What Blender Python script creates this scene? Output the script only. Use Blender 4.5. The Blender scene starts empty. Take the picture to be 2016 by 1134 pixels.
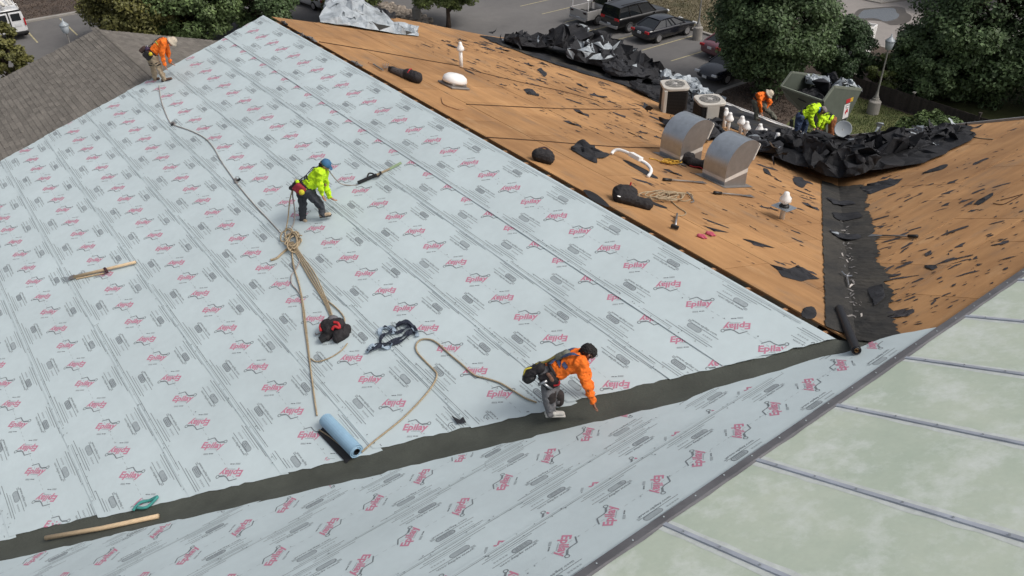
import bpy, bmesh, math, random
import numpy as np
from mathutils import Vector, Matrix, noise, geometry

random.seed(7)
PI = math.pi
scene = bpy.context.scene
COL = scene.collection

# ------------------------------------------------------------------ camera
CAM = np.array([-8.7098, -4.1039, 6.9027])
YAW, PITCH, ROLL, FPX = 0.639746, 0.60204, -0.012727, 1627.357

def cam_rows():
    f = np.array([math.sin(YAW) * math.cos(PITCH), math.cos(YAW) * math.cos(PITCH), -math.sin(PITCH)])
    r = np.array([math.cos(YAW), -math.sin(YAW), 0.0])
    u = np.cross(r, f)
    c, s = math.cos(ROLL), math.sin(ROLL)
    return np.array([c * r + s * u, -s * r + c * u, f])

RM = cam_rows()
cd = bpy.data.cameras.new('camera')
cam = bpy.data.objects.new('camera', cd)
COL.objects.link(cam)
cd.sensor_width = 36.0
cd.lens = 36.0 * FPX / 2016.0
cd.clip_start, cd.clip_end = 0.1, 1500.0
mw = Matrix.Identity(4)
for i in range(3):
    mw[i][0], mw[i][1], mw[i][2], mw[i][3] = RM[0][i], RM[1][i], -RM[2][i], CAM[i]
cam.matrix_world = mw
scene.camera = cam

# ------------------------------------------------------------------ sky, sun, exposure (overcast afternoon)
SUN_EL, SUN_AZ = math.radians(52), math.radians(150)     # azimuth clockwise from +Y
world = bpy.data.worlds.new('World')
scene.world = world
world.use_nodes = True
wn = world.node_tree
wn.nodes.clear()
sky = wn.nodes.new('ShaderNodeTexSky')
sky.sky_type = 'NISHITA'
sky.sun_disc = False
sky.sun_elevation = SUN_EL
sky.sun_rotation = SUN_AZ
sky.air_density = 1.0
sky.dust_density = 7.0
sky.ozone_density = 1.0
hs = wn.nodes.new('ShaderNodeHueSaturation')
hs.inputs['Saturation'].default_value = 0.45            # cloud cover takes the blue out of the sky
bg = wn.nodes.new('ShaderNodeBackground')
bg.inputs['Strength'].default_value = 0.130
wo = wn.nodes.new('ShaderNodeOutputWorld')
wn.links.new(sky.outputs[0], hs.inputs['Color'])
wn.links.new(hs.outputs[0], bg.inputs[0])
wn.links.new(bg.outputs[0], wo.inputs[0])

sl = bpy.data.lights.new('sun', 'SUN')
sl.energy = 1.1
sl.angle = math.radians(18)
sl.color = (1.0, 0.95, 0.88)
sun = bpy.data.objects.new('sun', sl)
COL.objects.link(sun)
sd = Vector((math.sin(SUN_AZ) * math.cos(SUN_EL), math.cos(SUN_AZ) * math.cos(SUN_EL), math.sin(SUN_EL)))
sun.rotation_euler = (-sd).to_track_quat('-Z', 'Y').to_euler()
sun.location = sd * 60

vs = scene.view_settings
vs.view_transform = 'Standard'
vs.look = 'None'
vs.exposure = 0.0
vs.gamma = 1.0
vs.use_curve_mapping = False

# ------------------------------------------------------------------ the roof's geometry (metres, origin where the ridge meets the cross slope)
PA, PC = 0.301029, 0.457492      # pitch of the gable (A, B) and of the cross roof (C)
L = 19.28                        # length of the gable ridge along +Y
EAVE_B = 13.1                    # eave of the stripped slope
GZ = -11.6                       # ground level
KV = PA / PC                     # valley: y = KV * |x|
NA, NB, NC = Vector((-PA, 0, 1)).normalized(), Vector((PA, 0, 1)).normalized(), Vector((0, PC, 1)).normalized()
CA, CC = 1 / math.hypot(1, PA), 1 / math.hypot(1, PC)

def ray(px, py):
    return ((px - 1008) / FPX) * RM[0] - ((py - 567) / FPX) * RM[1] + RM[2]

def hit(px, py, n, d=0.0):
    n = np.array(n, float); r = ray(px, py)
    return Vector(CAM + r * ((d - n @ CAM) / (n @ r)))

def onA(px, py, h=0.0): return hit(px, py, (-PA, 0, 1), h / CA)
def onB(px, py, h=0.0): return hit(px, py, (PA, 0, 1), h / CA)
def onC(px, py, h=0.0): return hit(px, py, (0, PC, 1), h / CC)
def onG(px, py, z=None): return hit(px, py, (0, 0, 1), GZ if z is None else z)
def roofB(x, y, h=0.0): return Vector((x, y, -PA * x)) + NB * h
def roofA(x, y, h=0.0): return Vector((x, y, PA * x)) + NA * h
def roofC(x, y, h=0.0): return Vector((x, y, -PC * y)) + NC * h

def frame(origin, ex, ez):
    """4x4 with z along ez and x as near ex as possible"""
    ez = Vector(ez).normalized(); ex = Vector(ex)
    ey = ez.cross(ex).normalized(); ex = ey.cross(ez).normalized()
    m = Matrix.Identity(4)
    for i in range(3):
        m[i][0], m[i][1], m[i][2], m[i][3] = ex[i], ey[i], ez[i], origin[i]
    return m

FA = frame((0, 0, 0), (0, -1, 0), NA)     # x towards the near end, y upslope
FB = frame((0, 0, 0), (0, -1, 0), NB)     # y upslope is -x here? (x along -Y, y along +X downslope)
FC = frame((0, 0, 0), (-1, 0, 0), NC)     # x along -X, y upslope

# ------------------------------------------------------------------ helpers
def tag(o, label=None, cat=None, group=None, kind=None):
    if label: o['label'] = label
    if cat: o['category'] = cat
    if group: o['group'] = group
    if kind: o['kind'] = kind
    return o

def empty(name, m=None, label=None, cat=None, group=None):
    o = bpy.data.objects.new(name, None)
    COL.objects.link(o)
    if m is not None:
        o.matrix_world = m if isinstance(m, Matrix) else Matrix.Translation(Vector(m))
    o.empty_display_size = 0.2
    return tag(o, label, cat, group)

def link_mesh(name, me, mats, parent=None, smooth=False, bevel=0.0, world_in=None):
    for m in (mats if isinstance(mats, (list, tuple)) else [mats]):
        me.materials.append(m)
    if smooth:
        me.polygons.foreach_set('use_smooth', [True] * len(me.polygons))
    o = bpy.data.objects.new(name, me)
    COL.objects.link(o)
    if parent is not None:
        o.parent = parent
        if world_in is not None:
            o.matrix_parent_inverse = world_in.inverted()
    if bevel:
        b = o.modifiers.new('bevel', 'BEVEL'); b.width = bevel; b.segments = 2; b.limit_method = 'ANGLE'
    return o

class MB:
    """collects shapes; build() links them as ONE mesh object"""
    def __init__(s, M=None):
        s.v, s.f, s.m = [], [], []
        s.M = M or Matrix.Identity(4)
        s.mi = 0
    def add(s, vs_, fs, mi=None):
        o = len(s.v)
        s.v += [tuple(s.M @ Vector(p)) for p in vs_]
        s.f += [tuple(i + o for i in f) for f in fs]
        s.m += [s.mi if mi is None else mi] * len(fs)
        return s
    def box(s, c, size, R=None, mi=None):
        hx, hy, hz = size[0] / 2, size[1] / 2, size[2] / 2
        vs_ = [Vector((x, y, z)) for x in (-hx, hx) for y in (-hy, hy) for z in (-hz, hz)]
        if R is not None: vs_ = [R @ p for p in vs_]
        vs_ = [p + Vector(c) for p in vs_]
        return s.add(vs_, [(0, 1, 3, 2), (4, 6, 7, 5), (0, 4, 5, 1), (2, 3, 7, 6), (0, 2, 6, 4), (1, 5, 7, 3)], mi)
    def bar(s, a, b, w, h, up=(0, 0, 1), mi=None):
        a, b = Vector(a), Vector(b); d = b - a
        x = d.normalized(); y = Vector(up).cross(x)
        if y.length < 1e-4: y = Vector((0, 1, 0)).cross(x)
        y.normalize(); z = x.cross(y)
        R = Matrix((x, y, z)).transposed()
        return s.box((a + b) / 2, (d.length, w, h), R, mi)
    def tube(s, pts, r, n=8, cap=True, mi=None, closed=False):
        pts = [Vector(p) for p in pts]; N = len(pts)
        rr = r if isinstance(r, (list, tuple)) else [r] * N
        vs_, fs = [], []
        prev = None
        for i, p in enumerate(pts):
            t = (pts[min(i + 1, N - 1)] - pts[max(i - 1, 0)])
            if t.length < 1e-7: t = Vector((0, 0, 1))
            t.normalize()
            if prev is None:
                u = t.orthogonal().normalized()
            else:
                u = (prev - t * prev.dot(t))
                u = u.normalized() if u.length > 1e-5 else t.orthogonal().normalized()
            prev = u; w = t.cross(u)
            vs_ += [p + (u * math.cos(2 * PI * k / n) + w * math.sin(2 * PI * k / n)) * rr[i] for k in range(n)]
        for i in range(N - 1):
            for k in range(n):
                k2 = (k + 1) % n
                fs.append((i * n + k, i * n + k2, (i + 1) * n + k2, (i + 1) * n + k))
        if cap:
            fs.append(tuple(range(n - 1, -1, -1))); fs.append(tuple((N - 1) * n + k for k in range(n)))
        return s.add(vs_, fs, mi)
    def lathe(s, prof, n=16, c=(0, 0, 0), mi=None, R=None):
        vs_, fs = [], []
        c = Vector(c)
        for r, z in prof:
            for k in range(n):
                p = Vector((r * math.cos(2 * PI * k / n), r * math.sin(2 * PI * k / n), z))
                vs_.append(c + (R @ p if R is not None else p))
        for i in range(len(prof) - 1):
            for k in range(n):
                k2 = (k + 1) % n
                fs.append((i * n + k, i * n + k2, (i + 1) * n + k2, (i + 1) * n + k))
        if prof[0][0] > 1e-4: fs.append(tuple(range(n - 1, -1, -1)))
        if prof[-1][0] > 1e-4: fs.append(tuple((len(prof) - 1) * n + k for k in range(n)))
        return s.add(vs_, fs, mi)
    def prism(s, poly, z0, z1, mi=None, R=None, c=(0, 0, 0)):
        n = len(poly)
        vs_ = [Vector((p[0], p[1], z0)) for p in poly] + [Vector((p[0], p[1], z1)) for p in poly]
        if R is not None: vs_ = [R @ p for p in vs_]
        vs_ = [p + Vector(c) for p in vs_]
        fs = [tuple(range(n - 1, -1, -1)), tuple(range(n, 2 * n))]
        fs += [(i, (i + 1) % n, n + (i + 1) % n, n + i) for i in range(n)]
        return s.add(vs_, fs, mi)
    def ball(s, c, r, n=10, mi=None, sc=(1, 1, 1)):
        prof = [(max(1e-5, math.sin(PI * i / n)) * r, -math.cos(PI * i / n) * r) for i in range(n + 1)]
        vs_, fs = [], []
        for rr, z in prof:
            for k in range(n):
                vs_.append(Vector((rr * math.cos(2 * PI * k / n) * sc[0], rr * math.sin(2 * PI * k / n) * sc[1], z * sc[2])) + Vector(c))
        for i in range(n):
            for k in range(n):
                k2 = (k + 1) % n
                fs.append((i * n + k, i * n + k2, (i + 1) * n + k2, (i + 1) * n + k))
        return s.add(vs_, fs, mi)
    def loft(s, secs, mi=None, caps=True, closed=True):
        n = len(secs[0]); vs_, fs = [], []
        for sec in secs: vs_ += [Vector(p) for p in sec]
        for i in range(len(secs) - 1):
            for k in range(n if closed else n - 1):
                k2 = (k + 1) % n
                fs.append((i * n + k, i * n + k2, (i + 1) * n + k2, (i + 1) * n + k))
        if caps:
            fs.append(tuple(range(n - 1, -1, -1))); fs.append(tuple((len(secs) - 1) * n + k for k in range(n)))
        return s.add(vs_, fs, mi)
    def mesh(s, name):
        me = bpy.data.meshes.new(name)
        me.from_pydata(s.v, [], s.f)
        me.polygons.foreach_set('material_index', s.m)
        me.update()
        return me
    def build(s, name, mats, parent=None, smooth=False, bevel=0.0):
        return link_mesh(name, s.mesh(name), mats, parent, smooth, bevel)

def local(e):
    """matrix taking world points into the empty's frame"""
    return e.matrix_world.inverted() if e.matrix_world != Matrix.Identity(4) else Matrix.Identity(4)

# ------------------------------------------------------------------ materials
def mat(name, col, rough=0.7, var=0.12, scale=4.0, bump=0.0, bscale=40.0, metal=0.0, stretch=(1, 1, 1), col2=None,
        rnd=0.0, island=0.0, spec=0.5, fine=0.0, trans=0.0):
    m = bpy.data.materials.new(name)
    m.use_nodes = True
    nt = m.node_tree; N = nt.nodes; Lk = nt.links
    b = N['Principled BSDF']
    b.inputs['Roughness'].default_value = rough
    b.inputs['Metallic'].default_value = metal
    b.inputs['Specular IOR Level'].default_value = spec
    if trans: b.inputs['Transmission Weight'].default_value = trans
    tc = N.new('ShaderNodeTexCoord'); mp = N.new('ShaderNodeMapping')
    mp.inputs['Scale'].default_value = stretch
    Lk.new(tc.outputs['Object'], mp.inputs['Vector'])
    no = N.new('ShaderNodeTexNoise'); no.inputs['Scale'].default_value = scale; no.inputs['Detail'].default_value = 6
    no.inputs['Roughness'].default_value = 0.6
    Lk.new(mp.outputs[0], no.inputs['Vector'])
    rp = N.new('ShaderNodeValToRGB')
    c = np.array(col); c2 = np.array(col2) if col2 is not None else None
    lo = c * (1 - var); hi = np.clip(c * (1 + var), 0, 1) if c2 is None else c2
    rp.color_ramp.elements[0].position = 0.3; rp.color_ramp.elements[1].position = 0.7
    rp.color_ramp.elements[0].color = (*lo, 1); rp.color_ramp.elements[1].color = (*hi, 1)
    Lk.new(no.outputs[0], rp.inputs[0])
    out = rp.outputs[0]
    def mul(out, fac_socket, amt):
        mr = N.new('ShaderNodeMapRange')
        mr.inputs[3].default_value = 1 - amt; mr.inputs[4].default_value = 1 + amt
        Lk.new(fac_socket, mr.inputs[0])
        mx = N.new('ShaderNodeMix'); mx.data_type = 'RGBA'; mx.blend_type = 'MULTIPLY'; mx.inputs[0].default_value = 1
        Lk.new(out, mx.inputs[6]); Lk.new(mr.outputs[0], mx.inputs[7])
        return mx.outputs[2]
    if fine:
        n2 = N.new('ShaderNodeTexNoise'); n2.inputs['Scale'].default_value = scale * 14; n2.inputs['Detail'].default_value = 4
        Lk.new(mp.outputs[0], n2.inputs['Vector'])
        out = mul(out, n2.outputs[0], fine)
    if rnd:
        oi = N.new('ShaderNodeObjectInfo'); out = mul(out, oi.outputs['Random'], rnd)
    if island:
        ge = N.new('ShaderNodeNewGeometry'); out = mul(out, ge.outputs['Random Per Island'], island)
    Lk.new(out, b.inputs['Base Color'])
    if bump:
        n3 = N.new('ShaderNodeTexNoise'); n3.inputs['Scale'].default_value = bscale; n3.inputs['Detail'].default_value = 5
        Lk.new(mp.outputs[0], n3.inputs['Vector'])
        bp = N.new('ShaderNodeBump'); bp.inputs['Strength'].default_value = min(1, bump); bp.inputs['Distance'].default_value = 0.02
        Lk.new(n3.outputs[0], bp.inputs['Height']); Lk.new(bp.outputs[0], b.inputs['Normal'])
    return m

def wood_mat(name, axis):
    """weathered orange plywood: long grain, blotches, each sheet its own tone"""
    st = (5, 0.6, 5) if axis == 'Y' else (0.6, 5, 5)
    m = mat(name, (0.375, 0.200, 0.082), 0.8, 0.10, 1.1, 0.2, 12, stretch=st, col2=(0.455, 0.256, 0.112), rnd=0.12, fine=0.10)
    nt = m.node_tree; N = nt.nodes; Lk = nt.links
    b = N['Principled BSDF']
    src = b.inputs['Base Color'].links[0].from_socket
    tc = N['Texture Coordinate']
    n1 = N.new('ShaderNodeTexNoise'); n1.inputs['Scale'].default_value = 0.55; n1.inputs['Detail'].default_value = 8
    Lk.new(tc.outputs['Object'], n1.inputs['Vector'])
    r1 = N.new('ShaderNodeValToRGB')
    r1.color_ramp.elements[0].position = 0.28; r1.color_ramp.elements[0].color = (0.70, 0.66, 0.62, 1)
    r1.color_ramp.elements[1].position = 0.62; r1.color_ramp.elements[1].color = (1.08, 1.06, 1.02, 1)
    Lk.new(n1.outputs[0], r1.inputs[0])
    mx = N.new('ShaderNodeMix'); mx.data_type = 'RGBA'; mx.blend_type = 'MULTIPLY'; mx.inputs[0].default_value = 1
    Lk.new(src, mx.inputs[6]); Lk.new(r1.outputs[0], mx.inputs[7])
    # grey-brown smears of felt dust, and pale scraped streaks
    n2 = N.new('ShaderNodeTexNoise'); n2.inputs['Scale'].default_value = 1.3; n2.inputs['Detail'].default_value = 10; n2.inputs['Roughness'].default_value = .7
    mp2 = N.new('ShaderNodeMapping'); mp2.inputs['Scale'].default_value = (1.6, .45, 1) if axis == 'Y' else (.45, 1.6, 1); mp2.inputs['Location'].default_value = (3.7, 1.2, 0)
    Lk.new(tc.outputs['Object'], mp2.inputs[0]); Lk.new(mp2.outputs[0], n2.inputs['Vector'])
    r2 = N.new('ShaderNodeValToRGB'); r2.color_ramp.elements[0].position = .54; r2.color_ramp.elements[1].position = .72
    r2.color_ramp.elements[0].color = (0, 0, 0, 1); r2.color_ramp.elements[1].color = (.68, .68, .68, 1)
    Lk.new(n2.outputs[0], r2.inputs[0])
    m2 = N.new('ShaderNodeMix'); m2.data_type = 'RGBA'; m2.inputs[7].default_value = (.20, .145, .098, 1)
    Lk.new(r2.outputs[0], m2.inputs[0]); Lk.new(mx.outputs[2], m2.inputs[6])
    r3 = N.new('ShaderNodeValToRGB'); r3.color_ramp.elements[0].position = .30; r3.color_ramp.elements[1].position = .42
    r3.color_ramp.elements[0].color = (.35, .35, .35, 1); r3.color_ramp.elements[1].color = (0, 0, 0, 1)
    Lk.new(n2.outputs[0], r3.inputs[0])
    m3 = N.new('ShaderNodeMix'); m3.data_type = 'RGBA'; m3.inputs[7].default_value = (.56, .39, .22, 1)
    Lk.new(r3.outputs[0], m3.inputs[0]); Lk.new(m2.outputs[2], m3.inputs[6])
    Lk.new(m3.outputs[2], b.inputs['Base Color'])
    return m

MT = {}
MT['paper'] = mat('underlayment', (0.508, 0.590, 0.612), 0.55, 0.07, 0.55, 0.34, 2.6, spec=0.4, fine=0.045)
MT['pink'] = mat('print_pink', (0.50, 0.20, 0.285), 0.6, 0.06, 20)
MT['ink'] = mat('print_grey', (0.175, 0.20, 0.215), 0.6, 0.1, 20)
MT['ink2'] = mat('print_light_grey', (0.325, 0.375, 0.395), 0.6, 0.1, 20)
MT['plyB'] = wood_mat('plywood_long', 'Y')
MT['plyE'] = wood_mat('plywood_cross', 'X')
MT['lumber'] = mat('lumber', (0.40, 0.22, 0.11), 0.75, 0.2, 8, stretch=(1, 6, 6))
MT['membrane'] = mat('valley_membrane', (0.066, 0.072, 0.060), 0.75, 0.18, 2.5, 0.3, 30, fine=0.15)
MT['felt'] = mat('black_felt', (0.020, 0.021, 0.025), 0.78, 0.45, 2.0, 0.4, 18, fine=0.3, spec=0.35, rnd=0.25)
MT['scrap'] = mat('felt_scrap', (0.034, 0.031, 0.036), 0.85, 0.3, 5.0, 0.3, 20, fine=0.2, rnd=0.25)
MT['feltold'] = mat('weathered_felt', (0.022, 0.023, 0.024), 0.8, 0.3, 1.1, 0.5, 14, col2=(0.058, 0.052, 0.042), fine=0.3)
MT['greyfelt'] = mat('torn_grey_underlay', (0.26, 0.295, 0.325), 0.6, 0.3, 3.0, 0.2, 10, col2=(0.46, 0.51, 0.55))
MT['shingle'] = mat('grey_shingles', (0.150, 0.137, 0.120), 0.9, 0.15, 1.2, 0.5, 60, island=0.17, fine=0.25)
MT['asphalt'] = mat('asphalt', (0.124, 0.121, 0.121), 0.9, 0.15, 0.16, 0.3, 30, col2=(0.165, 0.160, 0.156), fine=0.12)
MT['yellowline'] = mat('stall_paint', (0.42, 0.37, 0.22), 0.8, 0.25, 3)
MT['concrete'] = mat('concrete', (0.30, 0.285, 0.262), 0.9, 0.15, 1.5, 0.3, 25, fine=0.12)
MT['grass'] = mat('dry_grass', (0.13, 0.125, 0.07), 0.95, 0.3, 0.5, 0.6, 20, col2=(0.23, 0.185, 0.125), fine=0.35)
MT['lawn'] = mat('lawn', (0.085, 0.11, 0.035), 0.95, 0.3, 0.8, 0.6, 25, col2=(0.14, 0.145, 0.055), fine=0.35)
MT['mulch'] = mat('bark_mulch', (0.060, 0.044, 0.036), 0.95, 0.3, 0.8, 0.7, 20, col2=(0.11, 0.082, 0.064), fine=0.4)
MT['road'] = mat('pale_road', (0.27, 0.25, 0.235), 0.9, 0.1, 0.3, 0.3, 25, fine=0.08)
MT['wall'] = mat('stucco_wall', (0.42, 0.36, 0.28), 0.9, 0.1, 2, 0.3, 40)
MT['white'] = mat('white_paint', (0.84, 0.84, 0.83), 0.45, 0.05, 5)
MT['offwhite'] = mat('dusty_white', (0.62, 0.60, 0.55), 0.6, 0.12, 6)
MT['galv'] = mat('galvanised_steel', (0.42, 0.46, 0.50), 0.36, 0.12, 7, 0.06, 8, metal=0.75, fine=0.1)
MT['galvd'] = mat('galvanised_dull_hood_reflection', (0.26, 0.245, 0.235), 0.5, 0.12, 5, 0.05, 8, metal=0.5, fine=0.08)  # dull fittings; on the hoods, brown reflected surroundings painted into the colour
MT['tape'] = mat('duct_tape', (0.60, 0.575, 0.54), 0.5, 0.08, 12)
MT['metal'] = mat('steel', (0.45, 0.46, 0.48), 0.35, 0.1, 10, metal=0.9)
MT['black'] = mat('black_plastic', (0.012, 0.012, 0.013), 0.5, 0.2, 8, 0.1, 30)
MT['nylon'] = mat('black_nylon', (0.016, 0.014, 0.016), 0.8, 0.3, 20, 0.3, 90)
MT['rubber'] = mat('rubber', (0.015, 0.015, 0.016), 0.85, 0.2, 12)
MT['glass'] = mat('dark_glass', (0.012, 0.015, 0.018), 0.06, 0.05, 3, spec=0.8)
MT['rope'] = mat('tan_rope', (0.41, 0.325, 0.215), 0.9, 0.25, 40, 0.6, 160)
MT['ropegrey'] = mat('grey_rope', (0.38, 0.34, 0.315), 0.9, 0.25, 40, 0.6, 160)
MT['red'] = mat('red_cloth', (0.42, 0.016, 0.022), 0.7, 0.2, 15)
MT['panel'] = mat('fibreglass_panel', (0.46, 0.545, 0.445), 0.5, 0.06, 1.3, 0.15, 7, col2=(0.54, 0.60, 0.50), fine=0.06)
# ================================================================== THE BUILDING
WM = {}
def thing(name, m, label, cat, group=None):
    m = m if isinstance(m, Matrix) else Matrix.Translation(Vector(m))
    e = empty(name, m, label, cat, group)
    WM[e.name] = m
    return e

def W(e):
    """mesh builder that takes world coordinates for a part of thing e"""
    return MB(WM[e.name].inverted())

BLD = thing('building', (0, 8, GZ), 'long gabled building with its roof half stripped to orange plywood', 'building')

def grid_mesh(rows):
    """rows of equal length -> vertices, quads"""
    n = len(rows[0]); v = [p for r in rows for p in r]
    f = [(i * n + k, i * n + k + 1, (i + 1) * n + k + 1, (i + 1) * n + k) for i in range(len(rows) - 1) for k in range(n - 1)]
    return v, f

# ---- printed pattern of one repeat of the underlayment (x along the roll, y upslope)
P_REP = 1.325
def text_mesh(body, size, shear=0.0, bold=0.0, res=2):
    cu = bpy.data.curves.new('t', 'FONT'); cu.body = body; cu.size = size; cu.shear = shear; cu.offset = bold
    cu.resolution_u = res; cu.fill_mode = 'FRONT'
    ob = bpy.data.objects.new('t', cu); COL.objects.link(ob)
    dg = bpy.context.evaluated_depsgraph_get()
    me = bpy.data.meshes.new_from_object(ob.evaluated_get(dg))
    v = np.array([x.co[:2] for x in me.vertices]).reshape(-1, 2)
    f = [tuple(p.vertices) for p in me.polygons]
    bpy.data.objects.remove(ob); bpy.data.curves.remove(cu); bpy.data.meshes.remove(me)
    return v, f

def make_print():
    V, F, MI = [], [], []
    def put(v, f, mi):
        o = len(V); V.extend([tuple(p) for p in v]); F.extend([tuple(i + o for i in q) for q in f]); MI.extend([mi] * len(f))
    def rot(v, ang, ox, oy):
        c, s = math.cos(ang), math.sin(ang)
        return [(ox + c * x - s * y, oy + s * x + c * y) for x, y in v]
    def stroke(pts, w, mi):
        for (x0, y0), (x1, y1) in zip(pts[:-1], pts[1:]):
            d = math.hypot(x1 - x0, y1 - y0) or 1; nx, ny = -(y1 - y0) / d * w / 2, (x1 - x0) / d * w / 2
            put([(x0 + nx, y0 + ny), (x0 - nx, y0 - ny), (x1 - nx, y1 - ny), (x1 + nx, y1 + ny)], [(0, 1, 2, 3)], mi)
    def words(x0, x1, y, h, mi, seed, gap=0.012, ang=0.0, wmin=.02, wmax=.06):
        rnd = random.Random(seed); x = x0
        while x < x1 - .01:
            w = min(rnd.uniform(wmin, wmax), x1 - x)
            put(rot([(x - x0, -h / 2), (x - x0 + w, -h / 2), (x - x0 + w, h / 2), (x - x0, h / 2)], ang, x0, y), [(0, 1, 2, 3)], mi)
            x += w + gap
    def once():
        # logo: name set at 45 degrees to the roll, gabled line above with an eyelet, small captions below
        a = math.radians(43)
        tv, tf = text_mesh('Epilay', 0.150, 0.12, 0.0048, 2)
        wdt = tv[:, 0].max() - tv[:, 0].min(); tv[:, 0] = (tv[:, 0] - tv[:, 0].min()) * (0.385 / wdt)
        put(rot(tv, a, -0.115, -0.166), tf, 0)
        c = [(-.176, -.026), (-.119, .078), (-.030, .080), (.022, .094), (.052, .126)]
        stroke(c, 0.016, 1)
        stroke([(.022, .094), (.056, .136), (.076, .158)], 0.026, 1)
        ring = [(.089 + .026 * math.cos(t * PI / 4), .178 + .026 * math.sin(t * PI / 4)) for t in range(9)]
        stroke(ring, 0.012, 1)
        words(.000, .150, -.085, .010, 2, 1, .004, a)
        words(.030, .110, -.180, .030, 2, 2, .003, a); words(.095, .170, -.112, .016, 1, 3, .006, a)
        # legend block along the roll
        x0, x1, y0, r = .315, .555, .385, .036
        outl = [(x0 + r - r * math.sin(t), y0 + r * math.cos(t)) for t in np.linspace(0, PI, 7)] + \
               [(x1 - r + r * math.sin(t), y0 - r * math.cos(t)) for t in np.linspace(0, PI, 7)]
        put(outl, [tuple(range(len(outl)))], 2)
        stroke(outl + [outl[0]], 0.013, 1)
        words(x0 + .04, x1 - .04, y0 + .012, .012, 1, 5, .006); words(x0 + .03, x1 - .03, y0 - .012, .010, 1, 6, .006)
        words(.085, .265, .402, .022, 2, 7, .010, 0, .02, .04)
        words(.030, .600, .338, .009, 1, 8, .004)
        tv, tf = text_mesh('www.epilay.com', 0.050, 0.0, 0.0008, 1)
        wdt = tv[:, 0].max(); tv[:, 0] *= 0.463 / wdt
        put(rot(tv, PI, .560, .305), tf, 1)
        words(.545, .600, .315, .020, 2, 11, .004)
        words(.060, .860, .530, .009, 1, 9, .003); words(.000, .640, .495, .009, 1, 10, .003)
        words(.10, .560, .462, .008, 2, 12, .004)
    once()
    n = len(V); nf = len(F)
    # the same block turned by 180 degrees
    for k in range(n):
        x, y = V[k]; V.append((0.69 - x, -y))
    for k in range(nf):
        F.append(tuple(i + n for i in F[k])); MI.append(MI[k])
    o = len(V)
    for x in np.arange(0, P_REP, 0.11):      # faint centre dashes and the lap line
        V.extend([(x, -.003), (x + .05, -.003), (x + .05, .003), (x, .003)]); F.append((o, o + 1, o + 2, o + 3)); MI.append(2); o += 4
    for yy, ww, mi_ in ((0.575, .004, 2), (-0.575, .004, 1), (0.60, .003, 2), (-0.60, .003, 2)):
        V.extend([(0, yy - ww), (P_REP, yy - ww), (P_REP, yy + ww), (0, yy + ww)]); F.append((o, o + 1, o + 2, o + 3)); MI.append(mi_); o += 4
    return np.array(V), F, MI
PV, PF, PM = make_print()

def wave(x, y, s):
    """gentle buckles in the sheet, shared by the sheet and its print"""
    x = np.asarray(x); y = np.asarray(y)
    w = .0030 * np.sin(4.3 * x + 2.0 * y + s * 1.7) * np.sin(1.1 * x - 3.1 * y + s) + .0026 * np.sin(7.9 * x - 1.3 * y + s * 2.3) * np.sin(.63 * x + s * .7) ** 2
    return .6 * (w + .0026 * np.sin(2.1 * x + s * 3.3) * np.sin(5.2 * y + s))
def lay_strip(F, yc, xr, ht, hb, phase, seed, name, half=0.64, jag=0.02, steps=14):
    """one course of underlayment: xr(y) gives its two ends; ht/hb heights of upper and lower edge"""
    rnd = random.Random(seed)
    e0, e1 = rnd.uniform(-.03, .03), rnd.uniform(-.05, .05)
    rows = []
    for i in range(steps + 1):
        y = yc + half - 2 * half * i / steps
        a, b = xr(y); a += e0 + rnd.uniform(-jag, jag); b += e1 + rnd.uniform(-jag, jag)
        h = ht + (hb - ht) * i / steps
        n = 150; row = []
        for k in range(n + 1):
            x = a + (b - a) * k / n
            row.append(F @ Vector((x, y, h + .006 + float(wave(x, y, seed)))))
        rows.append(row)
    v, f = grid_mesh(rows)
    mb = W(BLD); mb.add(v, [q[::-1] for q in f])
    st = mb.build(name, [MT['paper']], BLD, smooth=True)
    # print
    a, b = min(xr(yc + half)[0], xr(yc - half)[0]), max(xr(yc + half)[1], xr(yc - half)[1])
    ph = phase % P_REP
    k0 = math.floor((a - ph) / P_REP) - 1
    VV, FF, MM = [], [], []
    x = ph + k0 * P_REP
    Fn = WM[BLD.name].inverted() @ F
    M3 = np.array(Fn)
    while x < b + P_REP:
        pts = PV + np.array([x, yc])
        lim = {}
        keep = []
        ok = np.zeros(len(pts), bool)
        for i, (px_, py_) in enumerate(pts):
            key = round(py_, 2)
            if key not in lim: lim[key] = xr(py_)
            ok[i] = lim[key][0] + .01 < px_ < lim[key][1] - .02
        if ok.any():
            hz = ht + (hb - ht) * (yc + half - pts[:, 1]) / (2 * half) + 0.0022 + .006 + wave(pts[:, 0], pts[:, 1], seed)
            w3 = np.column_stack([pts[:, 0], pts[:, 1], hz, np.ones(len(pts))]) @ M3.T
            idx = -np.ones(len(pts), int); used = np.nonzero(ok)[0]; idx[used] = np.arange(len(used)) + len(VV)
            VV.extend(map(tuple, w3[used][:, :3]))
            for q, mi in zip(PF, PM):
                if all(ok[i] for i in q):
                    FF.append(tuple(int(idx[i]) for i in q)); MM.append(mi)
        x += P_REP
    me = bpy.data.meshes.new('print'); me.from_pydata(VV, [], FF); me.polygons.foreach_set('material_index', MM); me.update()
    link_mesh('print', me, [MT['pink'], MT['ink'], MT['ink2']], st)
    return st

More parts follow.
